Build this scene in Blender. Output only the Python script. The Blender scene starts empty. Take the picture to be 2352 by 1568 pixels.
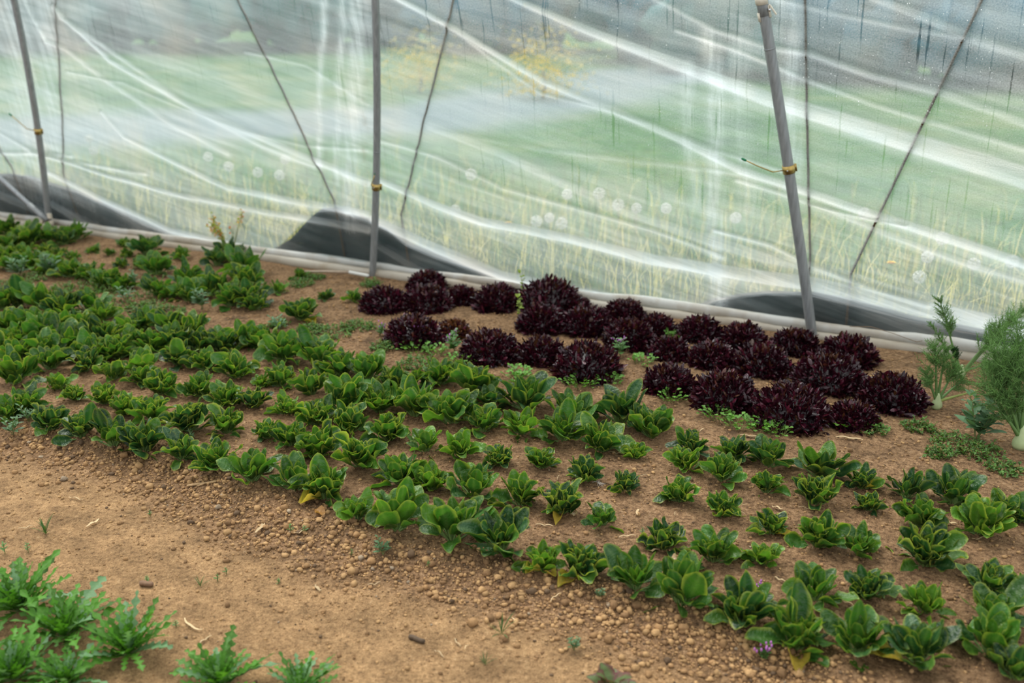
import bpy, math
import numpy as np
from mathutils import Vector

# ------------------------------------------------------------------ camera numbers
W_PX, H_PX = 2352, 1568
F_PX = W_PX * 35.0 / 36.0
CAM_H = 1.675
PITCH = math.atan(809.0 / F_PX)
CAM = np.array([0.0, 0.0, CAM_H])
CP, SP = math.cos(PITCH), math.sin(PITCH)
C = bpy.context.scene.collection
RND = np.random.RandomState


def ray(x, y):
    u = (x - W_PX / 2) / F_PX
    v = (y - H_PX / 2) / F_PX
    return np.array([u, CP - v * SP, -SP - v * CP])


def ground_point(x, y, z=0.0):
    r = ray(x, y)
    t = (z - CAM_H) / r[2]
    return CAM + t * r, t


def depth_point(x, y, depth):
    return CAM + depth * ray(x, y)


# ------------------------------------------------------------------ noise
def _hash(ix, iy, seed):
    h = (ix.astype(np.int64) * 374761393 + iy.astype(np.int64) * 668265263 + seed * 974711) & 0x7fffffff
    h = ((h ^ (h >> 13)) * 1274126177) & 0x7fffffff
    return ((h ^ (h >> 16)) & 0xffff) / 65535.0


def vnoise(x, y, seed=0):
    x = np.asarray(x, float); y = np.asarray(y, float)
    ix = np.floor(x); iy = np.floor(y)
    fx = x - ix; fy = y - iy
    fx = fx * fx * (3 - 2 * fx); fy = fy * fy * (3 - 2 * fy)
    a = _hash(ix, iy, seed); b = _hash(ix + 1, iy, seed)
    c = _hash(ix, iy + 1, seed); d = _hash(ix + 1, iy + 1, seed)
    return (a * (1 - fx) + b * fx) * (1 - fy) + (c * (1 - fx) + d * fx) * fy


def fbm(x, y, seed=0, octv=4):
    s = 0.0; a = 0.5
    for k in range(octv):
        s = s + a * vnoise(x * 2 ** k, y * 2 ** k, seed + k * 17)
        a *= 0.5
    return s


def smooth(a, b, x):
    t = np.clip((np.asarray(x, float) - a) / (b - a), 0, 1)
    return t * t * (3 - 2 * t)


# ------------------------------------------------------------------ object helpers
def mesh(name, v, f, mat=None, parent=None, attrs=None, shade=True, vec=None):
    me = bpy.data.meshes.new(name)
    v = np.asarray(v, np.float32)
    if isinstance(f, np.ndarray):
        n, k = f.shape
        me.vertices.add(len(v)); me.vertices.foreach_set('co', v.ravel())
        me.loops.add(n * k); me.loops.foreach_set('vertex_index', f.astype(np.int32).ravel())
        me.polygons.add(n)
        me.polygons.foreach_set('loop_start', np.arange(0, n * k, k, dtype=np.int32))
        me.polygons.foreach_set('loop_total', np.full(n, k, np.int32))
        me.update(calc_edges=True)
    else:
        me.from_pydata(v.tolist(), [], f)
        me.update()
    if attrs:
        for an, arr in attrs.items():
            arr = np.asarray(arr, np.float32)
            if arr.shape[1] == 3:
                arr = np.hstack([arr, np.ones((len(arr), 1), np.float32)])
            at = me.attributes.new(an, 'FLOAT_COLOR', 'POINT')
            at.data.foreach_set('color', arr.ravel())
    if vec:
        for an, arr in vec.items():
            at = me.attributes.new(an, 'FLOAT_VECTOR', 'POINT')
            at.data.foreach_set('vector', np.asarray(arr, np.float32).ravel())
    if shade:
        me.polygons.foreach_set('use_smooth', np.ones(len(me.polygons), bool))
    me.validate()
    if mat:
        me.materials.append(mat)
    o = bpy.data.objects.new(name, me)
    C.objects.link(o)
    if parent:
        o.parent = parent
    return o


def tag(o, label=None, cat=None, group=None, kind=None):
    if label: o['label'] = label
    if cat: o['category'] = cat
    if group: o['group'] = group
    if kind: o['kind'] = kind
    return o


def thing(name, loc, label, cat, group=None):
    o = bpy.data.objects.new(name, None)
    o.empty_display_size = 0.05
    C.objects.link(o)
    o.location = tuple(float(c) for c in loc)
    return tag(o, label, cat, group)


class Acc:
    """collects quads and triangles with colours"""
    def __init__(self):
        self.v = []; self.f = []; self.c = []; self.n = 0

    def add(self, v, f, c):
        v = np.asarray(v, float)
        c = np.asarray(c, float)
        if c.ndim == 1:
            c = np.tile(c, (len(v), 1))
        self.v.append(v); self.c.append(c)
        f = np.asarray(f)
        self.f.append(f + self.n)
        self.n += len(v)

    def arrays(self):
        return np.vstack(self.v), np.vstack(self.c)

    def build(self, name, mat, parent=None, xf=None, shade=True):
        v, c = self.arrays()
        if xf is not None:
            v = xf(v)
        ks = set(a.shape[1] for a in self.f)
        if len(ks) == 1:
            f = np.vstack(self.f)
        else:
            f = [tuple(int(i) for i in r) for a in self.f for r in a]
        return mesh(name, v, f, mat, parent, {'tint': c}, shade)


def grid_faces(nr, nc):
    i = np.arange((nr - 1) * (nc - 1))
    r = i // (nc - 1); q = i % (nc - 1)
    a = r * nc + q
    return np.stack([a, a + 1, a + nc + 1, a + nc], 1)


def tube_arrays(pts, rad, sides=8, caps=True):
    pts = np.asarray(pts, float); n = len(pts)
    rad = np.broadcast_to(np.asarray(rad, float), (n,))
    tan = np.gradient(pts, axis=0)
    tan /= np.linalg.norm(tan, axis=1)[:, None] + 1e-12
    ref = np.array([0, 0, 1.0]) if abs(tan[0][2]) < 0.9 else np.array([1.0, 0, 0])
    a = np.cross(tan, ref); a /= np.linalg.norm(a, axis=1)[:, None] + 1e-12
    b = np.cross(tan, a)
    th = np.linspace(0, 2 * math.pi, sides, endpoint=False)
    v = pts[:, None, :] + rad[:, None, None] * (np.cos(th)[None, :, None] * a[:, None, :] + np.sin(th)[None, :, None] * b[:, None, :])
    v = v.reshape(-1, 3)
    f = []
    for i in range(n - 1):
        for j in range(sides):
            k = (j + 1) % sides
            f.append((i * sides + j, i * sides + k, (i + 1) * sides + k, (i + 1) * sides + j))
    f = np.array(f)
    if caps:
        c0 = len(v); v = np.vstack([v, pts[0], pts[-1]])
        g = []
        for j in range(sides):
            k = (j + 1) % sides
            g.append((c0, k, j, j)); g.append((c0 + 1, (n - 1) * sides + j, (n - 1) * sides + k, (n - 1) * sides + k))
        f = [tuple(r) for r in f.tolist()] + [(a_, b_, c_) for a_, b_, c_, _ in g]
    return v, f


def tube(name, pts, rad, mat, parent=None, sides=10):
    v, f = tube_arrays(pts, rad, sides)
    return mesh(name, v, f, mat, parent)


ICO = {}


def ico(sub):
    if sub not in ICO:
        import bmesh
        bm = bmesh.new(); bmesh.ops.create_icosphere(bm, subdivisions=sub, radius=1)
        bm.verts.ensure_lookup_table()
        ICO[sub] = (np.array([p.co[:] for p in bm.verts]), np.array([[p.index for p in q.verts] for q in bm.faces]))
        bm.free()
    return ICO[sub]


# ------------------------------------------------------------------ materials
class NT:
    def __init__(self, name):
        self.m = bpy.data.materials.new(name); self.m.use_nodes = True
        self.t = self.m.node_tree; self.t.nodes.clear()
        self.out = self.t.nodes.new('ShaderNodeOutputMaterial')

    def n(self, typ, ins=None, **props):
        nd = self.t.nodes.new(typ)
        for k, v in props.items():
            setattr(nd, k, v)
        for k, v in (ins or {}).items():
            if isinstance(v, bpy.types.NodeSocket):
                self.t.links.new(v, nd.inputs[k])
            else:
                nd.inputs[k].default_value = v
        return nd

    def math(self, op, a, b=0.0, clamp=False):
        nd = self.n('ShaderNodeMath', operation=op, use_clamp=clamp)
        for i, v in enumerate((a, b)):
            if isinstance(v, bpy.types.NodeSocket): self.t.links.new(v, nd.inputs[i])
            else: nd.inputs[i].default_value = v
        return nd.outputs[0]

    def mixc(self, fac, a, b, blend='MIX'):
        nd = self.n('ShaderNodeMix', data_type='RGBA', blend_type=blend)
        for i, v in ((0, fac), (6, a), (7, b)):
            if isinstance(v, bpy.types.NodeSocket): self.t.links.new(v, nd.inputs[i])
            else: nd.inputs[i].default_value = v if i == 0 else (tuple(v) + (1,))[:4]
        return nd.outputs[2]

    def ramp(self, fac, stops):
        nd = self.n('ShaderNodeValToRGB', {'Fac': fac})
        el = nd.color_ramp.elements
        while len(el) < len(stops): el.new(0.5)
        for e, (p, c) in zip(el, stops):
            e.position = p; e.color = (tuple(c) + (1,))[:4] if not isinstance(c, (int, float)) else (c, c, c, 1)
        return nd.outputs[0]

    def noise(self, vec, scale, detail=3, rough=0.55):
        return self.n('ShaderNodeTexNoise', {'Vector': vec, 'Scale': scale, 'Detail': detail, 'Roughness': rough}).outputs[0]

    def end(self, sh):
        self.t.links.new(sh, self.out.inputs['Surface']); return self.m


def mat_leaf(name, rough=0.42, trans=0.25, bump=0.35, bscale=90, spec=0.5, vary=0.25):
    k = NT(name)
    at = k.n('ShaderNodeAttribute', attribute_name='tint').outputs['Color']
    co = k.n('ShaderNodeTexCoord').outputs['Object']
    nz = k.noise(co, bscale, 2)
    n2 = k.noise(co, bscale * 0.25, 3)
    col = k.mixc(vary, at, k.mixc(1.0, at, k.ramp(n2, [(0.3, 0.35), (0.7, 1.6)]), 'MULTIPLY'))
    bp = k.n('ShaderNodeBump', {'Height': nz, 'Strength': bump, 'Distance': 0.01}).outputs[0]
    pr = k.n('ShaderNodeBsdfPrincipled', {'Base Color': col, 'Roughness': rough, 'Specular IOR Level': spec, 'Normal': bp}).outputs[0]
    tr = k.n('ShaderNodeBsdfTranslucent', {'Color': k.mixc(1.0, col, (1.5, 1.6, 0.7), 'MULTIPLY'), 'Normal': bp}).outputs[0]
    return k.end(k.n('ShaderNodeMixShader', {0: trans, 1: pr, 2: tr}).outputs[0])


def mat_plain(name, col, rough=0.6, metal=0.0, noise=0.0, scale=40, bump=0.0, stretch=(1, 1, 1)):
    k = NT(name)
    co = k.n('ShaderNodeTexCoord').outputs['Object']
    mp = k.n('ShaderNodeMapping', {'Vector': co, 'Scale': stretch}).outputs[0]
    nz = k.noise(mp, scale, 4)
    c = k.mixc(noise, col, k.mixc(1.0, col, k.ramp(nz, [(0.25, 0.3), (0.75, 1.5)]), 'MULTIPLY'))
    ins = {'Base Color': c, 'Roughness': rough, 'Metallic': metal}
    if bump:
        ins['Normal'] = k.n('ShaderNodeBump', {'Height': nz, 'Strength': bump, 'Distance': 0.01}).outputs[0]
    return k.end(k.n('ShaderNodeBsdfPrincipled', ins).outputs[0])


def mat_tint(name, rough=0.9, noise=0.3, scale=120, bump=0.4):
    k = NT(name)
    at = k.n('ShaderNodeAttribute', attribute_name='tint').outputs['Color']
    co = k.n('ShaderNodeTexCoord').outputs['Object']
    nz = k.noise(co, scale, 4)
    c = k.mixc(noise, at, k.mixc(1.0, at, k.ramp(nz, [(0.25, 0.35), (0.75, 1.5)]), 'MULTIPLY'))
    bp = k.n('ShaderNodeBump', {'Height': nz, 'Strength': bump, 'Distance': 0.006}).outputs[0]
    return k.end(k.n('ShaderNodeBsdfPrincipled', {'Base Color': c, 'Roughness': rough, 'Specular IOR Level': 0.2, 'Normal': bp}).outputs[0])


M = {}
M['spinach'] = mat_leaf('spinach_leaf', 0.38, 0.30, 0.7, 60, 0.45)
M['stalk'] = mat_leaf('green_stalk', 0.5, 0.1, 0.2, 60, 0.4, 0.15)
M['weed'] = mat_leaf('weed_leaf', 0.55, 0.25, 0.3, 80, 0.35)
M['lettuce'] = mat_leaf('red_lettuce_leaf', 0.30, 0.10, 0.3, 120, 0.55, 0.5)
M['fennel'] = mat_leaf('fennel_leaf', 0.55, 0.4, 0.1, 60, 0.3, 0.1)
M['grass'] = mat_leaf('meadow_grass_blade', 0.6, 0.25, 0.1, 30, 0.3, 0.2)
M['clod'] = mat_tint('soil_clod')
M['straw'] = mat_tint('dry_straw', 0.8, 0.25, 60, 0.2)
M['petal'] = mat_tint('flower_petal', 0.7, 0.15, 60, 0.1)
M['steel'] = mat_plain('galvanised_steel', (0.27, 0.285, 0.285), 0.5, 0.3, 0.4, 14, 0.05, (6, 6, 0.6))
M['steel_light'] = mat_plain('bright_galvanised_steel', (0.30, 0.32, 0.33), 0.38, 0.6, 0.4, 14, 0.05, (6, 6, 0.6))
M['brass'] = mat_plain('yellow_zinc_metal', (0.46, 0.33, 0.11), 0.32, 0.85, 0.4, 60)
M['green_cap'] = mat_plain('green_rubber', (0.0, 0.17, 0.06), 0.5)
M['cream'] = mat_plain('cream_plastic', (0.66, 0.60, 0.48), 0.5, 0, 0.25, 60)
M['bolt'] = mat_plain('bolt_steel', (0.6, 0.6, 0.6), 0.25, 1.0)
M['rope'] = mat_plain('brown_rope', (0.085, 0.05, 0.02), 0.9, 0, 0.5, 220, 0.5)
M['white_hose'] = mat_plain('white_ribbed_plastic', (0.6, 0.6, 0.56), 0.5)
M['cover'] = mat_plain('woven_ground_cover', (0.012, 0.026, 0.025), 0.75, 0, 0.5, 30, 0.2)
M['bark'] = mat_plain('bark', (0.09, 0.065, 0.045), 0.9, 0, 0.5, 60, 0.4)
M['bulb'] = mat_plain('fennel_bulb', (0.45, 0.55, 0.28), 0.45, 0, 0.15, 60)
M['fluff'] = mat_plain('seed_fluff', (0.85, 0.84, 0.78), 0.9)


def mat_soil():
    k = NT('tunnel_soil')
    co = k.n('ShaderNodeTexCoord').outputs['Object']
    at = k.n('ShaderNodeAttribute', attribute_name='zone').outputs['Color']
    sep = k.n('ShaderNodeSeparateColor', {0: at})
    path, dark = sep.outputs[0], sep.outputs[1]
    n1 = k.noise(co, 9, 5, 0.6)
    n2 = k.noise(co, 70, 5, 0.65)
    n3 = k.noise(co, 260, 3, 0.6)
    bed = k.ramp(n2, [(0.30, (0.06, 0.038, 0.023)), (0.42, (0.23, 0.135, 0.07)), (0.57, (0.385, 0.235, 0.122)), (0.74, (0.55, 0.37, 0.215))])
    pth = k.ramp(n2, [(0.28, (0.15, 0.094, 0.05)), (0.42, (0.37, 0.225, 0.108)), (0.6, (0.51, 0.32, 0.155)), (0.8, (0.66, 0.46, 0.26))])
    c = k.mixc(path, bed, pth)
    c = k.mixc(0.65, c, k.mixc(1.0, c, k.ramp(n1, [(0.32, 0.45), (0.66, 1.3)]), 'MULTIPLY'))
    c = k.mixc(0.5, c, k.mixc(1.0, c, k.ramp(n3, [(0.32, 0.3), (0.68, 1.55)]), 'MULTIPLY'))
    c = k.mixc(dark, c, (0.035, 0.025, 0.018))
    hgt = k.math('ADD', k.math('MULTIPLY', n2, 1.0), k.math('MULTIPLY', n3, 0.5))
    bp = k.n('ShaderNodeBump', {'Height': hgt, 'Strength': 1.0, 'Distance': 0.018}).outputs[0]
    return k.end(k.n('ShaderNodeBsdfPrincipled', {'Base Color': c, 'Roughness': 0.95, 'Specular IOR Level': 0.15, 'Normal': bp}).outputs[0])


def mat_meadow():
    k = NT('meadow_turf')
    co = k.n('ShaderNodeTexCoord').outputs['Object']
    n1 = k.noise(co, 0.55, 4, 0.6)
    n2 = k.noise(co, 9, 4, 0.6)
    c = k.ramp(n1, [(0.3, (0.04, 0.11, 0.04)), (0.5, (0.075, 0.165, 0.055)), (0.7, (0.16, 0.21, 0.085))])
    c = k.mixc(0.5, c, k.mixc(1.0, c, k.ramp(n2, [(0.3, 0.45), (0.7, 1.4)]), 'MULTIPLY'))
    at = k.n('ShaderNodeAttribute', attribute_name='zone').outputs['Color']
    tr = k.n('ShaderNodeSeparateColor', {0: at}).outputs[0]
    c = k.mixc(k.math('MULTIPLY', tr, 0.7), c, (0.25, 0.28, 0.33))
    return k.end(k.n('ShaderNodeBsdfPrincipled', {'Base Color': c, 'Roughness': 0.95, 'Specular IOR Level': 0.1}).outputs[0])


def mat_film():
    k = NT('polythene_film')
    at = k.n('ShaderNodeAttribute', attribute_name='film').outputs['Color']
    sep = k.n('ShaderNodeSeparateColor', {0: at})
    fold, smear, dirt = sep.outputs
    wet = k.n('ShaderNodeAttribute', attribute_name='film').outputs['Alpha']
    sz = k.n('ShaderNodeAttribute', attribute_name='sz').outputs['Vector']
    rot = k.n('ShaderNodeMapping', {'Vector': sz, 'Rotation': (0, 0, math.radians(14))}).outputs[0]
    st = k.noise(k.n('ShaderNodeMapping', {'Vector': rot, 'Scale': (0.55, 5.0, 1)}).outputs[0], 1.5, 4, 0.5)
    st2 = k.noise(k.n('ShaderNodeMapping', {'Vector': rot, 'Scale': (1.2, 14.0, 1)}).outputs[0], 2.0, 3, 0.55)
    ver = k.noise(k.n('ShaderNodeMapping', {'Vector': sz, 'Scale': (22, 2.0, 1)}).outputs[0], 1.2, 5, 0.65)
    grain = k.noise(sz, 150, 2, 0.6)
    cloud = k.noise(sz, 2.4, 3, 0.5)
    drip = k.ramp(k.noise(k.n('ShaderNodeMapping', {'Vector': sz, 'Scale': (55, 2.2, 1)}).outputs[0], 1.0, 2, 0.5), [(0.62, 0.0), (0.70, 1.0)])
    op = k.math('ADD', 0.42, k.math('MULTIPLY', fold, 0.52))
    con = k.n('ShaderNodeSeparateXYZ', {0: sz}).outputs[2]
    op = k.math('SUBTRACT', op, k.math('MULTIPLY', con, 0.30))
    op = k.math('ADD', op, k.math('MULTIPLY', k.math('SUBTRACT', st, 0.5), 0.55))
    op = k.math('ADD', op, k.math('MULTIPLY', k.math('SUBTRACT', st2, 0.5), 0.16))
    op = k.math('ADD', op, k.math('MULTIPLY', k.math('SUBTRACT', cloud, 0.5), 0.25))
    op = k.math('ADD', op, k.math('MULTIPLY', k.math('MULTIPLY', smear, k.ramp(ver, [(0.3, 0.15), (0.65, 1.0)])), 0.5))
    op = k.math('ADD', op, k.math('MULTIPLY', k.math('MULTIPLY', wet, k.math('SUBTRACT', grain, 0.5)), 0.40))
    op = k.math('SUBTRACT', op, k.math('MULTIPLY', k.math('MULTIPLY', wet, drip), 0.22))
    op = k.math('ADD', op, k.math('MULTIPLY', dirt, 0.25))
    op = k.math('SUBTRACT', op, k.math('MULTIPLY', wet, 0.10))
    op = k.math('MINIMUM', k.math('MAXIMUM', op, 0.06), 0.96)
    hgt = k.math('ADD', k.math('MULTIPLY', st2, 0.7), k.math('MULTIPLY', k.math('MULTIPLY', grain, wet), 0.25))
    bp = k.n('ShaderNodeBump', {'Height': hgt, 'Strength': 0.3, 'Distance': 0.03}).outputs[0]
    col = k.mixc(dirt, k.mixc(k.ramp(cloud, [(0.45, 0.0), (0.7, 1.0)]), (0.82, 0.91, 0.93), (0.93, 0.92, 0.86)), (0.34, 0.29, 0.22))
    tr = k.n('ShaderNodeBsdfTranslucent', {'Color': col, 'Normal': bp}).outputs[0]
    df = k.n('ShaderNodeBsdfDiffuse', {'Color': col, 'Normal': bp}).outputs[0]
    body = k.n('ShaderNodeMixShader', {0: 0.22, 1: tr, 2: df}).outputs[0]
    tp = k.n('ShaderNodeBsdfTransparent', {'Color': (0.91, 0.975, 0.975, 1)}).outputs[0]
    mx = k.n('ShaderNodeMixShader', {0: op, 1: tp, 2: body}).outputs[0]
    gl = k.n('ShaderNodeBsdfGlossy', {'Color': (1, 1, 1, 1), 'Roughness': 0.22, 'Normal': bp}).outputs[0]
    fr = k.n('ShaderNodeFresnel', {'IOR': 1.4, 'Normal': bp}).outputs[0]
    return k.end(k.n('ShaderNodeMixShader', {0: k.math('MULTIPLY', fr, 0.4), 1: mx, 2: gl}).outputs[0])


def mat_hem():
    k = NT('rolled_film_hem')
    co = k.n('ShaderNodeTexCoord').outputs['Object']
    n = k.noise(co, 5, 4, 0.6)
    at = k.n('ShaderNodeAttribute', attribute_name='tint').outputs['Color']
    c = k.mixc(k.ramp(n, [(0.4, 0.0), (0.7, 0.8)]), at, (0.42, 0.32, 0.20))
    df = k.n('ShaderNodeBsdfPrincipled', {'Base Color': c, 'Roughness': 0.35}).outputs[0]
    tr = k.n('ShaderNodeBsdfTranslucent', {'Color': c}).outputs[0]
    return k.end(k.n('ShaderNodeMixShader', {0: 0.4, 1: df, 2: tr}).outputs[0])


# ------------------------------------------------------------------ tunnel wall coordinates
BASE = ground_point(115, 540)[0]
END = ground_point(1868, 790)[0]
DIR = (END - BASE) / np.linalg.norm(END - BASE)
NIN = np.array([DIR[1], -DIR[0], 0.0])           # towards the inside of the tunnel
UP = np.array([0, 0, 1.0])


def lean(z):
    return 0.06 * z + 0.05 * z * z


def wall_xyz(s, z, out=0.05):
    s = np.asarray(s, float); z = np.asarray(z, float); out = np.asarray(out, float)
    return BASE + s[..., None] * DIR + (lean(z) - out)[..., None] * NIN + z[..., None] * UP


def wall_sz(px, py, out=0.05):
    r = ray(px, py)
    lo, hi = 0.5, 40.0
    for _ in range(60):
        m = (lo + hi) / 2
        P = CAM + m * r
        q = np.dot(P - BASE, NIN) - (lean(P[2]) - out)
        if q > 0: lo = m
        else: hi = m
    P = CAM + lo * r
    return np.dot(P - BASE, DIR), P[2]


def sq(p):
    d = np.asarray(p)[..., :2] - BASE[:2]
    return d @ DIR[:2], d @ NIN[:2]


# bed edge: line between the planted bed and the trodden path
EDGE = np.array([ground_point(*p)[0][:2] for p in ((-300, 940), (0, 1015), (350, 1085), (560, 1190), (850, 1290), (1300, 1395), (1650, 1500), (1900, 1600), (2400, 1800))])


def edge_dist(x, y):
    """>0 on the path side of the bed edge"""
    p = np.stack([np.asarray(x, float), np.asarray(y, float)], -1)
    best = np.full(p.shape[:-1], 1e9); sgn = np.zeros(p.shape[:-1])
    for a, b in zip(EDGE[:-1], EDGE[1:]):
        ab = b - a; L2 = ab @ ab
        t = np.clip(((p - a) @ ab) / L2, 0, 1)
        dv = p - a - t[..., None] * ab
        d = np.sqrt((dv ** 2).sum(-1))
        cr = ab[0] * (p[..., 1] - a[1]) - ab[1] * (p[..., 0] - a[0])
        up = d < best
        best = np.where(up, d, best); sgn = np.where(up, np.sign(-cr), sgn)
    return best * sgn


def soil_h(x, y):
    x = np.asarray(x, float); y = np.asarray(y, float)
    e = edge_dist(x, y)
    bed = smooth(0.07, -0.10, e) * 0.035
    h = bed + 0.030 * (fbm(x * 2.2, y * 2.2, 3, 3) - 0.45)
    rough = 0.35 + 0.65 * smooth(0.25, -0.05, np.abs(e) - 0.05)
    h = h + 0.020 * rough * (fbm(x * 14, y * 14, 9, 4) - 0.45)
    h = h + 0.010 * rough * (fbm(x * 50, y * 50, 21, 2) - 0.37)
    return h


def soil_at(px, py):
    """pixel -> point on the soil"""
    P, t = ground_point(px, py)
    for _ in range(3):
        z = float(soil_h(P[0], P[1]))
        P, t = ground_point(px, py, z)
    return P, t


# ------------------------------------------------------------------ leaves
def leaf(L, W, phi0, bend, az, cup, ruf, rng, pet=0.25, nt=11, nu=7, base=(0, 0, 0), twist=0.0, power=0.75, lobes=None, tipw=0.8, petw=0.07):
    t = np.linspace(0, 1, nt)
    if lobes is None: t = 1 - (1 - t) ** 1.45
    ph = phi0 + bend * t ** 1.4
    dt = np.diff(t) * L
    r = np.concatenate([[0], np.cumsum(np.sin((ph[1:] + ph[:-1]) / 2) * dt)])
    z = np.concatenate([[0], np.cumsum(np.cos((ph[1:] + ph[:-1]) / 2) * dt)])
    s = np.clip((t - pet) / (1 - pet), 0, 1)
    w = W * np.maximum(np.sin(math.pi * s ** power), 0) ** tipw
    if lobes is not None:
        w = w * lobes(s)
    w = np.maximum(w, petw * W * (1 - s))
    u = np.linspace(-1, 1, nu)
    p1, p2, f1 = rng.uniform(0, 6.28), rng.uniform(0, 6.28), rng.uniform(5, 10)
    ruff = ruf * W * np.abs(u[None, :]) ** 2 * np.where(u[None, :] > 0, np.sin(f1 * t[:, None] * 1.6 + p1), np.sin(f1 * t[:, None] * 1.4 + p2))
    ruff = ruff * (w / (W + 1e-9))[:, None]
    blis = 0.055 * W * np.sin(15 * t[:, None] + p2 + 2 * u[None, :]) * np.cos(3.3 * u[None, :] + p1) * (w / W)[:, None]
    hgt = cup * w[:, None] * u[None, :] ** 2 + ruff + blis
    lat = w[:, None] * u[None, :] * (1 - 0.25 * min(cup, 1.2) * u[None, :] ** 2)
    tw = twist * t[:, None]
    lat, hgt = lat * np.cos(tw) - hgt * np.sin(tw), lat * np.sin(tw) + hgt * np.cos(tw)
    R = r[:, None] - np.cos(ph)[:, None] * hgt
    Z = z[:, None] + np.sin(ph)[:, None] * hgt
    ca, sa = math.cos(az), math.sin(az)
    x = R * ca - lat * sa + base[0]
    y = R * sa + lat * ca + base[1]
    v = np.stack([x, y, Z + base[2]], -1).reshape(-1, 3)
    T = np.repeat(t, nu); U = np.tile(u, nt)
    return v, grid_faces(nt, nu), T, U


DARK = np.array((0.014, 0.058, 0.020)); MID = np.array((0.040, 0.128, 0.017)); LIGHT = np.array((0.095, 0.225, 0.022))
RIM = np.array((0.40, 0.46, 0.07)); YEL = np.array((0.62, 0.47, 0.08)); PALE = np.array((0.20, 0.32, 0.10))


def leaf_colour(T, U, base, rim, rimw=0.82, pet=0.25):
    rm = np.maximum(smooth(rimw, 1.0, np.abs(U)), smooth(0.93, 1.0, T)) * rim
    rm = rm * smooth(pet, pet + 0.15, T)
    mid = smooth(0.20, 0.0, np.abs(U)) * 0.22
    c = base[None, :] * (1 - mid[:, None]) + PALE[None, :] * mid[:, None] * 0.8 + base[None, :] * mid[:, None] * 0.2
    c = c * (1 - rm[:, None]) + RIM[None, :] * rm[:, None]
    pp = smooth(pet, pet * 0.5, T) * 0.7
    return c * (1 - pp[:, None]) + PALE[None, :] * pp[:, None]


def spinach(P, width, tone, style, rng, label, group, yellow=0, name='spinach_plant'):
    th = thing(name, P - np.array([0, 0, 0.004]), label, 'spinach', group)
    A = Acc(); S = Acc()
    if style == 'c':
        n = rng.randint(40, 50); wr = (0.20, 0.30); cup = (0.10, 0.75); ruf = (0.2, 0.55); ph = (0.05, 0.88); bd = (-0.5, 1.0); pet = 0.28; rim = 0.95
    elif style == 'b':
        n = rng.randint(27, 34); wr = (0.20, 0.28); cup = (-0.05, 0.40); ruf = (0.08, 0.32); ph = (0.05, 0.98); bd = (-0.35, 0.95); pet = 0.36; rim = 0.55
    else:
        n = rng.randint(33, 42); wr = (0.20, 0.29); cup = (0.0, 0.55); ruf = (0.12, 0.42); ph = (0.05, 0.95); bd = (-0.4, 0.95); pet = 0.32; rim = 0.75
    base_col = {'d': DARK * 0.8 + MID * 0.2, 'm': MID, 'l': LIGHT * 0.7 + MID * 0.3}[tone]
    az0 = rng.uniform(0, 6.28)
    for i in range(n):
        k = i / (n - 1)                       # 0 inner .. 1 outer
        az = az0 + i * 2.39996 + rng.uniform(-0.3, 0.3)
        phi = ph[0] + (ph[1] - ph[0]) * k ** 0.7 + rng.uniform(-0.2, 0.2)
        if k > 0.7 and rng.rand() < 0.28: phi += 0.35
        L = (0.56 + 0.44 * k ** 0.6) * rng.uniform(0.68, 1.12)
        if rng.rand() < 0.08: L *= 1.12; phi *= 0.6
        Wd = L * rng.uniform(*wr)
        b = rng.uniform(*bd) * (0.5 + 0.6 * k)
        rb = 0.02 + 0.05 * k
        bs = (math.cos(az) * rb, math.sin(az) * rb, 0.0)
        v, f, T, U = leaf(L, Wd, phi, b, az, rng.uniform(*cup), rng.uniform(*ruf), rng, pet, 12, 7, bs, rng.uniform(-1.0, 1.0), 0.78, None, 0.6)
        q = rng.rand()
        cb = base_col * rng.uniform(0.6, 1.3)
        if q < 0.18: cb = cb * 0.5 + LIGHT * 0.5
        elif q > 0.82: cb = cb * 0.5 + DARK * 0.5
        if k < 0.3: cb = cb * 0.75 + LIGHT * 0.25
        A.add(v, f, leaf_colour(T, U, cb, rim * rng.uniform(0.3, 1.1), 0.80, pet))
        # petiole as a round stalk
        m = v.reshape(12, 7, 3)[:4, 3, :]
        tv, tf = tube_arrays(m - np.array([0, 0, 0.006]), [0.028, 0.022, 0.02, 0.014], 5, False)
        S.add(tv, tf, PALE * rng.uniform(0.7, 1.1))
    allv, _ = A.arrays()
    rad = np.percentile(np.hypot(allv[:, 0], allv[:, 1]), 96)
    sc = width / 2 / rad
    sink = 0.012
    xf = lambda v: v * sc * np.array([1, 1, 1.22]) - np.array([0, 0, sink * 0.3])
    A.build('foliage', M['spinach'], th, xf)
    S.build('crown', M['stalk'], th, xf)
    for j in range(yellow):
        Y = Acc()
        az = rng.uniform(-2.6, -0.5)
        v, f, T, U = leaf(rng.uniform(0.75, 1.0), rng.uniform(0.22, 0.3), rng.uniform(0.9, 1.35), rng.uniform(0.2, 0.7), az, rng.uniform(0.5, 1.0), 0.35, rng, 0.2, 11, 7)
        mixv = np.clip(fbm(T * 3, U * 2 + 5, int(rng.randint(99)), 2) * 2.6, 0, 1)[:, None]
        Y.add(v, f, YEL * mixv + LIGHT * (1 - mixv))
        o = Y.build('yellowed_leaf', M['spinach'], th, xf)
        o['label'] = 'yellowed wilting leaf'
    return th


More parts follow.
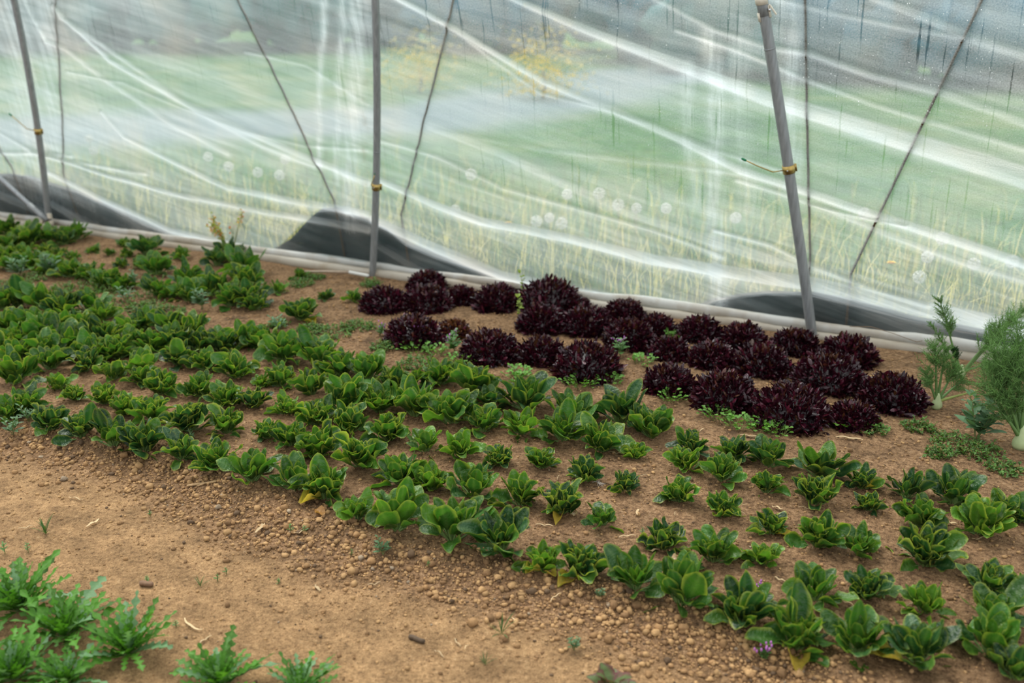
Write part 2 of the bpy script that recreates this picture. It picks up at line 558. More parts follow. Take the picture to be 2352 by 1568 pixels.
def lettuce(P, width, height, rng, label, group, warm=0.0):
    th = thing('red_lettuce', P - np.array([0, 0, 0.005]), label, 'lettuce', group)
    A = Acc(); Hh = Acc()
    R = width / 2; Hm = height
    n = int(900 + 700 * min(1, width / 0.3))
    tl = 0.022 + 0.012 * width
    # dark mass of the leaf bases inside the head
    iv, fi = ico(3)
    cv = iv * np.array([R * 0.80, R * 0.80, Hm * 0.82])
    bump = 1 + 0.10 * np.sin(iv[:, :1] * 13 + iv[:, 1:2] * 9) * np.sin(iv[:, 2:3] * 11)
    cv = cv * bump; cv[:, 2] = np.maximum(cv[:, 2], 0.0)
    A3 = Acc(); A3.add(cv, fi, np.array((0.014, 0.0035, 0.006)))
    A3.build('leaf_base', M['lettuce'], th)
    for i in range(n):
        el = math.asin(min(1, max(-0.04, rng.uniform(-0.04, 1.0))))
        az = rng.uniform(0, 6.283)
        # frilly leaf ends gather in overlapping rosettes
        lump = 1 + 0.09 * math.sin(az * 5 + el * 7 + i % 3) + 0.05 * math.sin(az * 11 + el * 3)
        shell = rng.uniform(0.84, 1.0) * lump
        d = np.array([math.cos(el) * math.cos(az), math.cos(el) * math.sin(az), math.sin(el)])
        p = d * np.array([R, R, Hm]) * shell * 0.93
        p[2] = max(p[2], 0.006)
        out = d * np.array([1, 1, 1.0]) + np.array([0, 0, 0.30]) + rng.normal(0, 0.55, 3)
        out /= np.linalg.norm(out)
        side = np.cross(out, rng.normal(0, 1, 3)); side /= np.linalg.norm(side)
        nr = np.cross(side, out)
        l = tl * rng.uniform(0.6, 1.25); w = l * rng.uniform(0.17, 0.30)
        ts = np.array([-0.5, 0.05, 0.5, 0.85, 1.0]); ws = np.array([0.35, 0.9, 1.0, 0.55, 0.03])
        bow = rng.uniform(-0.35, 0.35)
        v = []
        for tt, ww in zip(ts, ws):
            c0 = p + out * l * tt + nr * l * bow * tt * tt
            v += [c0 - side * w * ww + nr * w * 0.35 * ww, c0, c0 + side * w * ww + nr * w * 0.35 * ww]
        rr = rng.rand()
        top = smooth(0.75, 1.0, d[2])
        col = np.array((0.025, 0.0026, 0.0085)) * rng.uniform(0.45, 1.5)
        if rr < 0.22: col = np.array((0.080, 0.008, 0.022)) * rng.uniform(0.6, 1.2)
        if rng.rand() < 0.05 + 0.28 * top + warm * 0.6: col = col * 0.5 + np.array((0.085, 0.035, 0.010)) * (0.6 + warm)
        tgt = Hh if d[2] > 0.9 else A
        tgt.add(np.array(v), grid_faces(5, 3), col)
    A.build('foliage', M['lettuce'], th)
    if Hh.n: Hh.build('heart', M['lettuce'], th)
    return th


ORD = ('first second third fourth fifth sixth seventh eighth ninth tenth eleventh twelfth thirteenth fourteenth fifteenth sixteenth seventeenth '
       'eighteenth nineteenth twentieth twenty-first twenty-second twenty-third twenty-fourth twenty-fifth twenty-sixth twenty-seventh').split()


def ordinal(i, n):
    if i == 0: return 'leftmost'
    if i == n - 1: return 'rightmost'
    return ORD[i] + ' from left' if i < (n + 1) / 2 else ORD[n - 1 - i] + ' from right'


# ------------------------------------------------------------------ the setting
def build_ground():
    ss = np.arange(-2.2, 8.2, 0.016); qs = np.arange(-0.16, 5.2, 0.016)
    S, Q = np.meshgrid(ss, qs)
    X = BASE[0] + S * DIR[0] + Q * NIN[0]; Y = BASE[1] + S * DIR[1] + Q * NIN[1]
    Z = soil_h(X, Y)
    v = np.stack([X, Y, Z], -1).reshape(-1, 3)
    e = edge_dist(X, Y)
    path = smooth(0.02, 0.22, e + 0.12 * (fbm(X * 5, Y * 5, 40, 3) - 0.45))
    dark = np.clip(smooth(0.66, 0.76, fbm(X * 7, Y * 7, 55, 3) + 0.05 * np.exp(-(e / 0.1) ** 2)), 0, 1) * 0.5 * smooth(0.3, 0.0, e)
    zone = np.stack([path, dark, path * 0], -1).reshape(-1, 3)
    o = mesh('ground', v, grid_faces(len(qs), len(ss)), mat_soil(), None, {'zone': zone})
    tag(o, 'bare brown tunnel soil, crumbly in the bed and trodden tan on the path', 'soil', kind='structure')


FOLDS = [  # pixel polylines of the creases in the sheet with half-width in metres, strength and crest height
    ([(1150, -14), (1330, 62), (1560, 152), (1770, 230), (2000, 300), (2352, 408)], (0.012, 0.050), 1.0),
    ([(900, -10), (1030, 60), (1250, 190), (1400, 250), (1552, 316), (1700, 392), (1850, 440), (2000, 492), (2130, 532), (2360, 610)], (0.014, 0.024), 0.95),
    ([(862, 410), (1000, 472), (1100, 508), (1300, 548), (1500, 597), (1700, 628), (1860, 652), (2000, 682), (2130, 712), (2360, 756)], (0.020, 0.044), 1.0),
    ([(858, 505), (1000, 570), (1150, 632), (1300, 665), (1500, 712), (1700, 766), (1850, 788), (1990, 816), (2130, 840), (2360, 880)], (0.030, 0.030), 0.95),
    ([(985, 290), (1150, 352), (1300, 425), (1450, 490), (1600, 545), (1750, 590), (1900, 625), (2050, 670), (2352, 735)], (0.024, 0.030), 0.40),
    ([(860, 320), (1000, 360), (1150, 432), (1320, 478), (1500, 530), (1660, 590)], (0.010, 0.012), 0.45),
    ([(1030, 62), (1120, 130), (1240, 215), (1360, 245), (1500, 285), (1640, 345), (1790, 392)], (0.008, 0.010), 0.5),
    ([(50, -8), (100, 95), (145, 112), (250, 190), (400, 290), (520, 352)], (0.014, 0.02), 0.5),
    ([(120, 15), (250, 140), (400, 225), (560, 300), (720, 368), (843, 420)], (0.014, 0.026), 0.85),
    ([(135, 36), (300, 150), (450, 255), (600, 335), (720, 380)], (0.016, 0.016), 0.6),
    ([(230, 258), (280, 315), (400, 375), (520, 432), (640, 455), (843, 492)], (0.012, 0.026), 0.8),
    ([(98, 356), (250, 405), (400, 446), (600, 486), (720, 505), (843, 528)], (0.010, 0.026), 0.8),
    ([(106, 394), (220, 450), (330, 500), (390, 530), (520, 560), (640, 590)], (0.020, 0.020), 0.85),
    ([(120, 470), (200, 520), (330, 562), (500, 590), (640, 615), (840, 630)], (0.026, 0.028), 0.9),
    ([(-10, 300), (80, 352), (180, 375), (330, 400)], (0.010, 0.012), 0.5),
    ([(-10, 352), (90, 352), (160, 360)], (0.012, 0.012), 0.5),
    ([(-10, 445), (100, 490)], (0.02, 0.03), 0.8),
    ([(150, 165), (280, 190), (420, 250), (560, 300), (700, 335), (843, 345)], (0.008, 0.010), 0.35),
    ([(560, 120), (700, 150), (843, 240)], (0.008, 0.01), 0.3),
    ([(1500, -5), (1640, 70), (1760, 110), (1860, 125), (2000, 175), (2160, 215), (2360, 285)], (0.010, 0.016), 0.55),
    ([(1552, 70), (1700, 120), (1852, 185), (2000, 240), (2130, 280), (2360, 345)], (0.008, 0.012), 0.5),
    ([(2000, -5), (2120, 40), (2220, 85), (2360, 130)], (0.014, 0.022), 0.5),
    ([(1760, -5), (1900, 30), (2100, 70), (2220, 88)], (0.010, 0.012), 0.35),
    ([(1862, 470), (2000, 505), (2080, 518)], (0.006, 0.006), 0.6),
    ([(1640, 530), (1770, 565), (1860, 610), (2000, 660), (2130, 700)], (0.010, 0.012), 0.6),
    ([(1690, 415), (1790, 445), (1900, 480), (2050, 545), (2200, 600), (2360, 650)], (0.010, 0.016), 0.5),
    ([(1000, 300), (1250, 345), (1500, 375), (1690, 400)], (0.012, 0.010), 0.25),
    ([(860, 560), (960, 620), (1060, 660), (1250, 700)], (0.02, 0.03), 0.5),
    ([(1300, 700), (1400, 722), (1560, 748), (1640, 765)], (0.03, 0.02), 0.6),
    ([(870, 340), (1050, 420), (1200, 470)], (0.012, 0.012), 0.25),
]
SMEARS = [([(742, -10), (735, 120), (728, 250), (732, 380)], 0.022, 0.9), ([(785, -10), (778, 150), (770, 330), (772, 420)], 0.025, 0.7),
          ([(820, -10), (812, 200), (800, 420), (800, 520)], 0.06, 0.8), ([(1625, 90), (1650, 200), (1640, 330), (1640, 520), (1650, 700)], 0.045, 0.9),
          ([(1580, 150), (1575, 300), (1600, 460)], 0.03, 0.6), ([(1800, -5), (1820, 120), (1815, 300), (1830, 420)], 0.05, 0.6),
          ([(20, -5), (60, 250), (90, 420)], 0.14, 0.5), ([(1700, 60), (1690, 250), (1720, 480)], 0.05, 0.5), ([(100, 0), (110, 200), (125, 360)], 0.08, 0.45)]
DIRTS = [([(838, 180), (832, 330), (836, 410), (838, 440)], 0.020, 0.45), ([(838, 500), (838, 600)], 0.03, 0.35), ([(860, 500), (858, 610)], 0.03, 0.3),
         ([(640, 600), (840, 622), (960, 645), (1060, 670)], 0.035, 0.45), ([(1660, 400), (1740, 420), (1800, 440)], 0.012, 0.4), ([(1830, 650), (1850, 700), (1850, 740)], 0.03, 0.35),
         ([(100, 430), (112, 480)], 0.03, 0.4), ([(1300, 690), (1500, 735), (1700, 765), (1860, 800), (2130, 850)], 0.02, 0.4)]


def poly_field(S, Z, pts, hw, asym=False):
    P = np.array([wall_sz(*p) for p in pts])
    if pts[-1][0] >= 2340: P = np.vstack([P, P[-1] + (P[-1] - P[0]) * (1.8 / max(P[-1][0] - P[0][0], 0.1))])   # creases run on past the frame
    if pts[0][0] <= -10: P = np.vstack([P[0] - (P[1] - P[0]) * 3, P])
    hw = np.minimum(np.linspace(hw[0], hw[1] * len(P) / len(pts), len(P)), hw[1] if hw[1] > hw[0] else hw[0]) if isinstance(hw, tuple) else np.full(len(P), hw)
    best = np.full(S.shape, 1e9)
    cum = 0
    for (a, b, h0, h1) in zip(P[:-1], P[1:], hw[:-1], hw[1:]):
        ab = b - a; L2 = ab @ ab + 1e-9
        t = np.clip(((S - a[0]) * ab[0] + (Z - a[1]) * ab[1]) / L2, 0, 1)
        dx = S - a[0] - t * ab[0]; dz = Z - a[1] - t * ab[1]
        d = np.sqrt(dx * dx + dz * dz)
        sg = np.sign(dz)
        dd = d / (h0 + (h1 - h0) * t)
        best = np.where(dd < np.abs(best), dd * sg, best)
    return best


COVERS = [([(-80, 405), (20, 396), (60, 402), (110, 417), (180, 440), (250, 470), (330, 512), (450, 556), (540, 588)], 'dark woven ground cover heaped outside the film behind the left pole'),
            ([(600, 590), (660, 545), (700, 505), (732, 478), (775, 474), (840, 500), (890, 520), (935, 558), (1000, 584), (1100, 618), (1200, 656), (1330, 690)], 'dark woven ground cover bunched outside the film behind the middle pole'),
            ([(1560, 722), (1640, 686), (1700, 674), (1760, 668), (1860, 668), (1960, 694), (2100, 730), (2300, 768), (2480, 800), (2800, 860), (3000, 960)], 'dark woven ground cover lying outside the film behind the leaning pole')]


def film_out(S, Z, fields=False):
    """how far outside the pole line the sheet hangs at (s, z)"""
    S = np.asarray(S, float); Z = np.asarray(Z, float)
    fold = np.zeros(S.shape); disp = np.zeros(S.shape)
    wob = 0.012 * (fbm(S * 3, Z * 3, 71, 2) - 0.38)
    for pts, hw, st in FOLDS:
        d = poly_field(S + wob, Z + wob * 0.6, pts, hw)
        a = np.abs(d)
        e = min(0.45, max(0.08, 0.006 / (sum(hw) / 2)))
        core = smooth(1 + e, 1 - e, a)
        soft = np.exp(-(np.maximum(a - 0.6, 0) / 0.9) ** 2) * 0.30
        brk = 0.80 + 0.35 * (fbm(S * 3.1 + 7, Z * 5, 33, 3) - 0.45)
        fold = np.maximum(fold, np.clip(st * brk, 0, 1) * np.maximum(core, soft))
        disp += st * 0.018 * np.exp(-(d / 1.3) ** 2)
    ang = math.radians(-15)
    a1 = S * math.cos(ang) + Z * math.sin(ang); b1 = -S * math.sin(ang) + Z * math.cos(ang)
    und = 0.034 * (fbm(a1 * 0.8, b1 * 4.5, 61, 3) - 0.45) + 0.016 * (fbm(a1 * 2.2, b1 * 14, 67, 3) - 0.45)
    o = 0.062 - und * smooth(0, 0.1, Z) - disp * 0.9
    return (o, fold) if fields else o


def build_film():
    ss = np.arange(-2.2, 8.2, 0.0125); zs = np.arange(0.0, 2.45, 0.0052)
    S, Z = np.meshgrid(ss, zs)
    out, fold = film_out(S, Z, True)
    smear = np.zeros(S.shape); dirt = np.zeros(S.shape)
    w2 = 0.02 * (fbm(S * 3, Z * 9, 77, 3) - 0.45)
    for pts, hw, st in SMEARS:
        smear = np.maximum(smear, st * np.exp(-poly_field(S + w2, Z, pts, hw) ** 2))
    brk = smooth(0.35, 0.6, fbm(S * 22, Z * 22, 91, 3))
    for pts, hw, st in DIRTS:
        dirt = np.maximum(dirt, st * np.exp(-poly_field(S + w2, Z, pts, hw) ** 2) * brk)
    dirt = np.maximum(dirt, 0.35 * smooth(0.07, 0.0, Z) * brk)
    wet = smooth(2.2, 4.2, S) * smooth(0.35, 0.8, Z) * 0.9 + 0.35 * smooth(0.8, 1.3, Z)
    wet = np.clip(wet, 0, 1)
    smear = np.clip(smear + 0.22 * smooth(2.2, 0.2, S), 0, 1)
    con = np.zeros(S.shape)
    for top, _ in COVERS:                  # sheet is less opaque in front of the cloth behind it
        T = np.array([wall_sz(*p, out=0.07) for p in top])
        zt = np.interp(S, T[:, 0], T[:, 1], left=0, right=0)
        con = np.maximum(con, smooth(0.0, 0.03, zt - Z))
    P = wall_xyz(S, Z, out)
    v = P.reshape(-1, 3)
    col = np.stack([fold, smear, dirt, wet], -1).reshape(-1, 4)
    o = mesh('wall_back', v, grid_faces(len(zs), len(ss)), mat_film(), None, {'film': col}, True, {'sz': np.stack([S, Z, con], -1).reshape(-1, 3)})
    tag(o, 'creased translucent polythene film forming the side wall of the growing tunnel', 'wall', kind='structure')
    # rolled, tucked hem of the sheet along the soil
    mh = mat_hem()
    for row, (r0, off, zz, col) in enumerate(((0.034, 0.055, 0.018, (0.62, 0.57, 0.47)), (0.026, 0.085, 0.062, (0.70, 0.70, 0.66)))):
        s = np.arange(-2.2, 8.1, 0.03)
        wv = 0.035 * (fbm(s * 2.0, s * 0 + row * 9, 81 + row, 3) - 0.45)
        x = BASE + s[:, None] * DIR + (0.03 - off + wv)[:, None] * NIN
        pts = x.copy(); pts[:, 2] = zz + soil_h(x[:, 0], x[:, 1]) * 0.6 + 0.02 * (fbm(s * 1.3, s * 0 + 3, 88 + row, 2) - 0.4)
        rad = r0 * (0.8 + 0.7 * (fbm(s * 3, s * 0 + 1, 83 + row, 3) - 0.2))
        tv, tf = tube_arrays(pts, rad, 12, False)
        A = Acc(); A.add(tv, tf, np.array(col)); A.build('film_hem', mh, o)


def build_meadow():
    qs = np.concatenate([np.arange(0.10, 3, 0.08), np.geomspace(3, 220, 130)])
    ss = np.concatenate([-np.geomspace(160, 3, 90), np.arange(-2.9, 9, 0.1), np.geomspace(9.1, 260, 90)])
    S, Q = np.meshgrid(ss, qs)
    X = BASE[0] + S * DIR[0] - Q * NIN[0]; Y = BASE[1] + S * DIR[1] - Q * NIN[1]
    Z = -0.02 + 0.06 * (fbm(X * 1.2, Y * 1.2, 101, 3) - 0.4) * smooth(0.1, 0.8, Q)
    # worn gravel strip crossing the grass, soft edged
    ctr = np.array([ground_point(*p)[0][:2] for p in ((-900, 300), (180, 290), (420, 292), (760, 282), (1050, 245), (1300, 205), (1600, 150), (2400, 100))])
    best = np.full(X.shape, 1e9)
    for a, b in zip(ctr[:-1], ctr[1:]):
        ab = b - a; t = np.clip(((X - a[0]) * ab[0] + (Y - a[1]) * ab[1]) / (ab @ ab), 0, 1)
        best = np.minimum(best, np.hypot(X - a[0] - t * ab[0], Y - a[1] - t * ab[1]))
    tr = smooth(2.6, 0.6, best + 2.2 * (fbm(X * 0.5, Y * 0.5, 140, 3) - 0.45))
    zone = np.stack([tr, tr * 0, tr * 0], -1).reshape(-1, 3)
    o = mesh('meadow', np.stack([X, Y, Z], -1).reshape(-1, 3), grid_faces(len(qs), len(ss))[:, ::-1], mat_meadow(), None, {'zone': zone})
    tag(o, 'green meadow stretching away outside the film', 'meadow', kind='structure')
    # grass
    rng = RND(5)
    A = Acc()
    for i in range(15000):
        s = rng.uniform(-2.2, 8.0); q = 0.16 + rng.gamma(1.6, 0.55)
        if q > 4.5: continue
        p = BASE + s * DIR - q * NIN
        h = rng.uniform(0.07, 0.20) * (1.0 + 0.5 * (rng.rand() < 0.15)); w = rng.uniform(0.002, 0.005)
        dry = rng.rand() < (0.32 if s > 1.2 else 0.2)
        if dry: h *= rng.uniform(1.1, 1.8); w *= 0.8
        az = rng.uniform(0, 6.28); ln = rng.uniform(0.05, 0.85)
        d = np.array([math.cos(az), math.sin(az), 0]); sd = np.array([-d[1], d[0], 0])
        c0 = p + np.array([0, 0, -0.03]); c1 = p + d * h * ln * 0.35 + UP * h * 0.55; c2 = p + d * h * ln + UP * h * (1 - 0.3 * ln)
        v = np.array([c0 - sd * w, c0 + sd * w, c1 - sd * w, c1 + sd * w, c2 - sd * w * 0.15, c2 + sd * w * 0.15])
        col = np.array((0.80, 0.66, 0.30)) if dry else np.array((0.07, 0.17, 0.035)) * 0.6 + rng.rand() * np.array((0.08, 0.11, 0.02))
        A.add(v, np.array([(0, 1, 3, 2), (2, 3, 5, 4)]), col * rng.uniform(0.8, 1.2))
    o = A.build('meadow_grass', M['grass'])
    tag(o, 'long green grass and straw-coloured blades growing just outside the film', 'grass', kind='stuff')


def build_hedge():
    rng = RND(77)
    spec = [(-60, 12, 30, 5.5, 0), (300, 8, 32, 5.5, 0), (620, 30, 30, 4.5, 1), (1420, 40, 26, 3.6, 0), (1700, 60, 22, 3.8, 1), (1960, 70, 20, 3.6, 0), (2200, 70, 19, 3.2, 0), (2420, 80, 19, 3.4, 1), (1130, 30, 30, 4.5, 0),
            (150, 20, 31, 4.5, 1), (460, 20, 33, 4.5, 0), (790, 20, 33, 4.2, 0), (960, 20, 34, 4.2, 1), (1280, 20, 30, 4.0, 1), (1560, 40, 25, 3.6, 0), (1830, 60, 22, 3.4, 0), (2080, 70, 21, 3.2, 1),
            (1245, 160, 16.5, 1.0, 2), (965, 150, 17.5, 0.9, 2)]
    names = {0: 'dark blue-green hedge shrub beyond the meadow', 1: 'mid green hedge shrub beyond the meadow', 2: 'yellow-flowered bush standing in the meadow outside'}
    cols = {0: (0.07, 0.22, 0.32), 1: (0.10, 0.27, 0.28), 2: (0.50, 0.38, 0.06)}  # hedge blue has film reflection and haze mixed into the colour
    places = ['at the far left', 'third from the left end', 'left of the middle pole', 'between the middle rope and near pole', 'behind the pole with the cream clamp', 'right of the near pole', 'behind the right-hand rope', 'at the far right', 'behind the middle bay rope', 'second from the far left end', 'fourth from the far left end', 'just left of the middle pole top', 'just right of the middle pole top', 'behind the yellow-flowered bush', 'left of the near pole', 'behind the upright right-hand rope', 'between the two right-hand ropes', 'right of the middle bay rope', 'left of the middle bay rope']
    iv, fi = ico(3)
    for (px, py, Z, w, kd), pl in zip(spec, places):
        P = depth_point(px, 300, Z); P[2] = 0
        t = thing('flowering_bush' if kd == 2 else 'hedge_shrub', P, names[kd] + ', ' + pl, 'bush', None if kd == 2 else 'hedge shrubs beyond the meadow')
        A = Acc()
        if kd == 2:
            for j in range(2200):
                c = np.array([rng.normal(0, w * 0.33), rng.normal(0, w * 0.33), abs(rng.normal(0.35, 0.3)) * w + 0.05])
                sz = w * rng.uniform(0.012, 0.035); a1 = rng.normal(0, 1, 3); a1 /= np.linalg.norm(a1); a2 = np.cross(a1, rng.normal(0, 1, 3)); a2 /= np.linalg.norm(a2)
                A.add(np.array([c - a1 * sz, c + a2 * sz * 0.5, c + a1 * sz, c - a2 * sz * 0.5]), np.array([(0, 1, 2, 3)]), np.array((0.85, 0.56, 0.04) if j % 4 else (0.12, 0.2, 0.05)))
        for j in range(9 if kd != 2 else 0):
            c = np.array([rng.normal(0, w * 0.22), rng.normal(0, w * 0.22), w * rng.uniform(0.2, 0.62)])
            r = w * rng.uniform(0.18, 0.3)
            nz = 1 + 0.25 * np.sin(iv[:, :1] * 7 + j) * np.sin(iv[:, 1:2] * 8 + 2 * j) + 0.15 * np.sin(iv[:, 2:3] * 15 + iv[:, :1] * 11)
            vv = iv * r * nz + c; vv[:, 2] = np.maximum(vv[:, 2], 0.02)
            cc = np.array(cols[kd]) * rng.uniform(0.7, 1.3)
            if kd == 2 and j % 3 == 0: cc = np.array((0.12, 0.2, 0.06))
            A.add(vv, fi, cc)
        A.build('foliage', M['weed'], t)
        tube('trunk', [(0, 0, -0.05), (0.05, 0, w * 0.2), (0, 0.05, w * 0.45)], [w * 0.03, w * 0.025, w * 0.012], M['bark'], t, 8)


# ------------------------------------------------------------------ poles, ropes, clips
POLES = [((115, 540), (32, 0), 0.022, 'grey steel hoop pole at left with a slanting brace at its foot'),
         ((845, 650), (862, 0), 0.021, 'upright grey steel hoop pole near the middle, foot beside the white ribbed hose'),
         ((1868, 790), (1750, 0), 0.025, 'leaning grey steel hoop pole at right, with cream clamp near its top')]
POLE_SZ = []


def pole_xyz(k, z, out=0.0):
    (s0, _), (s1, z1) = POLE_SZ[k]
    s = s0 + (s1 - s0) * np.asarray(z, float) / z1
    return wall_xyz(s, np.asarray(z, float), np.full(np.shape(z), out))


def build_poles():
    for i, (b, t, r, lab) in enumerate(POLES):
        s0, q0 = sq(ground_point(*b)[0])
        s1, z1 = wall_sz(*t, out=0.0)
        POLE_SZ.append(((s0, 0), (s1, z1)))
        pts = pole_xyz(i, np.linspace(-0.12, 2.45, 22))
        base = pole_xyz(i, np.array([0.0]))[0]
        th = thing('hoop_pole', base, lab, 'pole', 'steel hoop poles of the tunnel')
        tube('pipe', pts - base, r, M['steel'], th, 20)
        # thin seam ring where the pipe lengths meet
        zj = (0.78, 0.80, 1.42)[i]
        pr = pole_xyz(i, np.linspace(zj, zj + 0.006, 3)) - base
        tube('pipe_joint', pr, r + 0.0012, M['steel'], th, 20)
    # slanting brace at the foot of the left pole
    a = pole_xyz(0, np.array([0.13]))[0] + NIN * 0.03
    s, z = wall_sz(-120, 300, out=-0.03)
    b = wall_xyz(np.array([s]), np.array([z]), np.array([-0.03]))[0]
    th = thing('brace_pole', a, 'pale steel brace pipe slanting down to the foot of the left pole', 'pole')
    u = np.linspace(0, 1, 8)[:, None]
    tube('pipe', (b - a) * u * 1.0, 0.017, M['steel_light'], th, 16)
    tube('sleeve', (b - a) * np.linspace(-0.02, 0.16, 4)[:, None], 0.0195, M['steel'], th, 16)


def box_arrays(c, sx, sy, sz, ax, ay, az, bev=0.0):
    v = np.array([c + ax * sx * i + ay * sy * j + az * sz * k for i in (-1, 1) for j in (-1, 1) for k in (-1, 1)])
    f = [(0, 1, 3, 2), (4, 6, 7, 5), (0, 4, 5, 1), (2, 3, 7, 6), (0, 2, 6, 4), (1, 5, 7, 3)]
    return v, f


def bevel_box(name, c, half, axes, mat, parent, bev=0.002):
    v, f = box_arrays(np.asarray(c, float), half[0], half[1], half[2], *axes)
    o = mesh(name, v, f, mat, parent, None, False)
    m = o.modifiers.new('bevel', 'BEVEL'); m.width = bev; m.segments = 2
    return o


def build_clips():
    spec = [(0, (80, 300), [(62, 296), (40, 277), (26, 265)], 'brass-coloured spring clip on the left pole, green-tipped wire pointing up left', -1),
            (1, (850, 427), [(852, 425), (857, 412), (861, 400)], 'brass-coloured spring clip on the middle pole, short green-tipped wire upright', 1),
            (2, (1808, 388), [(1788, 393), (1775, 395), (1740, 381), (1712, 368)], 'brass-coloured spring clip on the right pole, long green-tipped wire pointing left', -1)]
    for k, c, wire, lab, sgn in spec:
        s, z = wall_sz(*c, out=0.0)
        ctr = pole_xyz(k, np.array([z]))[0]
        up = pole_xyz(k, np.array([z + 0.05]))[0] - ctr; up /= np.linalg.norm(up)
        r = POLES[k][2]
        th = thing('spring_clip', ctr, lab, 'clip', 'spring clips on the poles')
        # split sleeve wrapping the pipe, open at the back with two turned lips
        sd = DIR - up * (DIR @ up); sd /= np.linalg.norm(sd); fw = np.cross(sd, up)
        if fw @ NIN < 0: fw = -fw
        ang = np.linspace(math.radians(-215), math.radians(35), 22)
        prof = [(math.cos(a) * (r + 0.003), -math.sin(a) * (r + 0.003)) for a in ang]
        prof = [(prof[0][0] - 0.010, prof[0][1] - 0.006)] + prof + [(prof[-1][0] + 0.012, prof[-1][1] + 0.003)]
        hh = 0.019
        v = []
        for x, y in prof:
            for zz in (-hh, hh):
                v.append(sd * x + fw * y + up * zz)
        v = np.array(v); n = len(prof)
        f = [(2 * i, 2 * i + 2, 2 * i + 3, 2 * i + 1) for i in range(n - 1)]
        o = mesh('sleeve', v, f, M['brass'], th)
        sm = o.modifiers.new('solid', 'SOLIDIFY'); sm.thickness = 0.003; sm.offset = 0
        Zc = (ctr - CAM) @ np.array([0, CP, -SP])
        pts = [depth_point(*p, Zc - 0.03 - 0.012 * j) - ctr for j, p in enumerate(wire)]
        pts = [sd * sgn * r * 0.9 + fw * r * 0.5] + pts if sgn < 0 else [fw * (r + 0.004)] + pts
        tube('wire', np.array(pts), 0.0028, M['brass'], th, 8)
        e = np.array(pts[-1]); d = e - np.array(pts[-2]); d /= np.linalg.norm(d)
        tube('rubber_tip', np.array([e - d * 0.004, e, e + d * 0.016, e + d * 0.021]), [0.0045, 0.0055, 0.0055, 0.003], M['green_cap'], th, 10)
        bv, bf = ico(2)
        mesh('rivet', bv * 0.004 + fw * (r + 0.005), bf, M['bolt'], th)
    # cream plastic clamp at the top of the right pole
    s, z = wall_sz(1757, 28, out=0.0)
    ctr = pole_xyz(2, np.array([z]))[0]
    up = pole_xyz(2, np.array([z + 0.05]))[0] - ctr; up /= np.linalg.norm(up)
    sd = DIR - up * (DIR @ up); sd /= np.linalg.norm(sd); fw = np.cross(sd, up)
    if fw @ NIN < 0: fw = -fw
    th = thing('pole_clamp', ctr, 'cream plastic clamp with a bolt near the top of the right pole', 'clamp')
    r = POLES[2][2]

    def jaw(a0, a1, z0, z1, nm):
        ang = np.linspace(math.radians(a0), math.radians(a1), 10)
        v = []
        for i, a in enumerate(ang):
            k = i / 9.0
            for zz in (z0 + 0.006 * k, z1 - 0.004 * k):
                v.append(sd * math.cos(a) * (r + 0.004) + fw * math.sin(a) * (r + 0.004) + up * zz)
        o = mesh(nm, np.array(v), [(2 * i, 2 * i + 2, 2 * i + 3, 2 * i + 1) for i in range(9)], M['cream'], th)
        m = o.modifiers.new('solid', 'SOLIDIFY'); m.thickness = 0.005; m.offset = 0.6
    jaw(120, 215, -0.036, 0.004, 'lower_jaw')
    jaw(20, 190, 0.034, 0.075, 'upper_jaw')
    jaw(-20, 28, -0.03, 0.03, 'side_jaw')
    bevel_box('fin', sd * (r + 0.018) + up * 0.004 + fw * 0.006, (0.003, 0.006, 0.026), (sd * 0.9 + up * 0.42, fw, up * 0.9 - sd * 0.42), M['cream'], th)
    tube('pipe_sleeve', np.array([up * -0.015, up * 0.03, up * 0.09]), r + 0.002, M['steel'], th, 20)
    tube('bolt', np.array([sd * (r + 0.004) + fw * 0.012 + up * 0.008, sd * (r + 0.008) + fw * 0.024 + up * 0.008]), [0.006, 0.006], M['bolt'], th, 8)
    # white fasteners at the foot of the left pole
    base = pole_xyz(0, np.array([0.14]))[0]
    th = thing('foot_bracket', base, 'white plastic bracket with bolt joining brace and pole at far left', 'bracket')
    ax = (DIR, NIN, UP)
    bevel_box('block', DIR * 0.030 + NIN * 0.014 + UP * 0.01, (0.016, 0.01, 0.019), ax, M['cream'], th, 0.003)
    bevel_box('lower_block', DIR * 0.036 + NIN * 0.014 - UP * 0.036, (0.016, 0.01, 0.013), ax, M['cream'], th, 0.003)
    bevel_box('side_block', -DIR * 0.045 + NIN * 0.02 - UP * 0.03, (0.011, 0.01, 0.022), (DIR * 0.8 - UP * 0.6, NIN, UP * 0.8 + DIR * 0.6), M['cream'], th, 0.003)
    tube('bolt', np.array([NIN * 0.02 - DIR * 0.015 - UP * 0.01, NIN * 0.036 - DIR * 0.015 - UP * 0.01]), 0.007, M['bolt'], th, 8)
    # white ribbed hose end lying across the foot of the middle pole
    a = soil_at(818, 634)[0] + np.array([0, 0, 0.035]); b = soil_at(858, 640)[0] + np.array([0, 0, 0.03])
    off = NIN * 0.05
    th = thing('ribbed_hose', a + off, 'short white ribbed hose lying across the foot of the middle pole', 'hose')
    n = 40; u = np.linspace(-0.1, 1, n)
    tube('hose', (b - a)[None, :] * u[:, None], 0.010 + 0.0022 * np.sin(np.arange(n) * 1.6), M['white_hose'], th, 12)
    c = soil_at(700, 632)[0] + NIN * 0.03 - a - off + np.array([0, 0, 0.03])
    tube('tail', np.array([(b - a) * -0.09, c * 0.5 + np.array([0, 0, 0.004]), c]), [0.009, 0.008, 0.007], mat_plain('dirty_plastic', (0.36, 0.28, 0.2), 0.5, 0, 0.4, 30), th, 10)


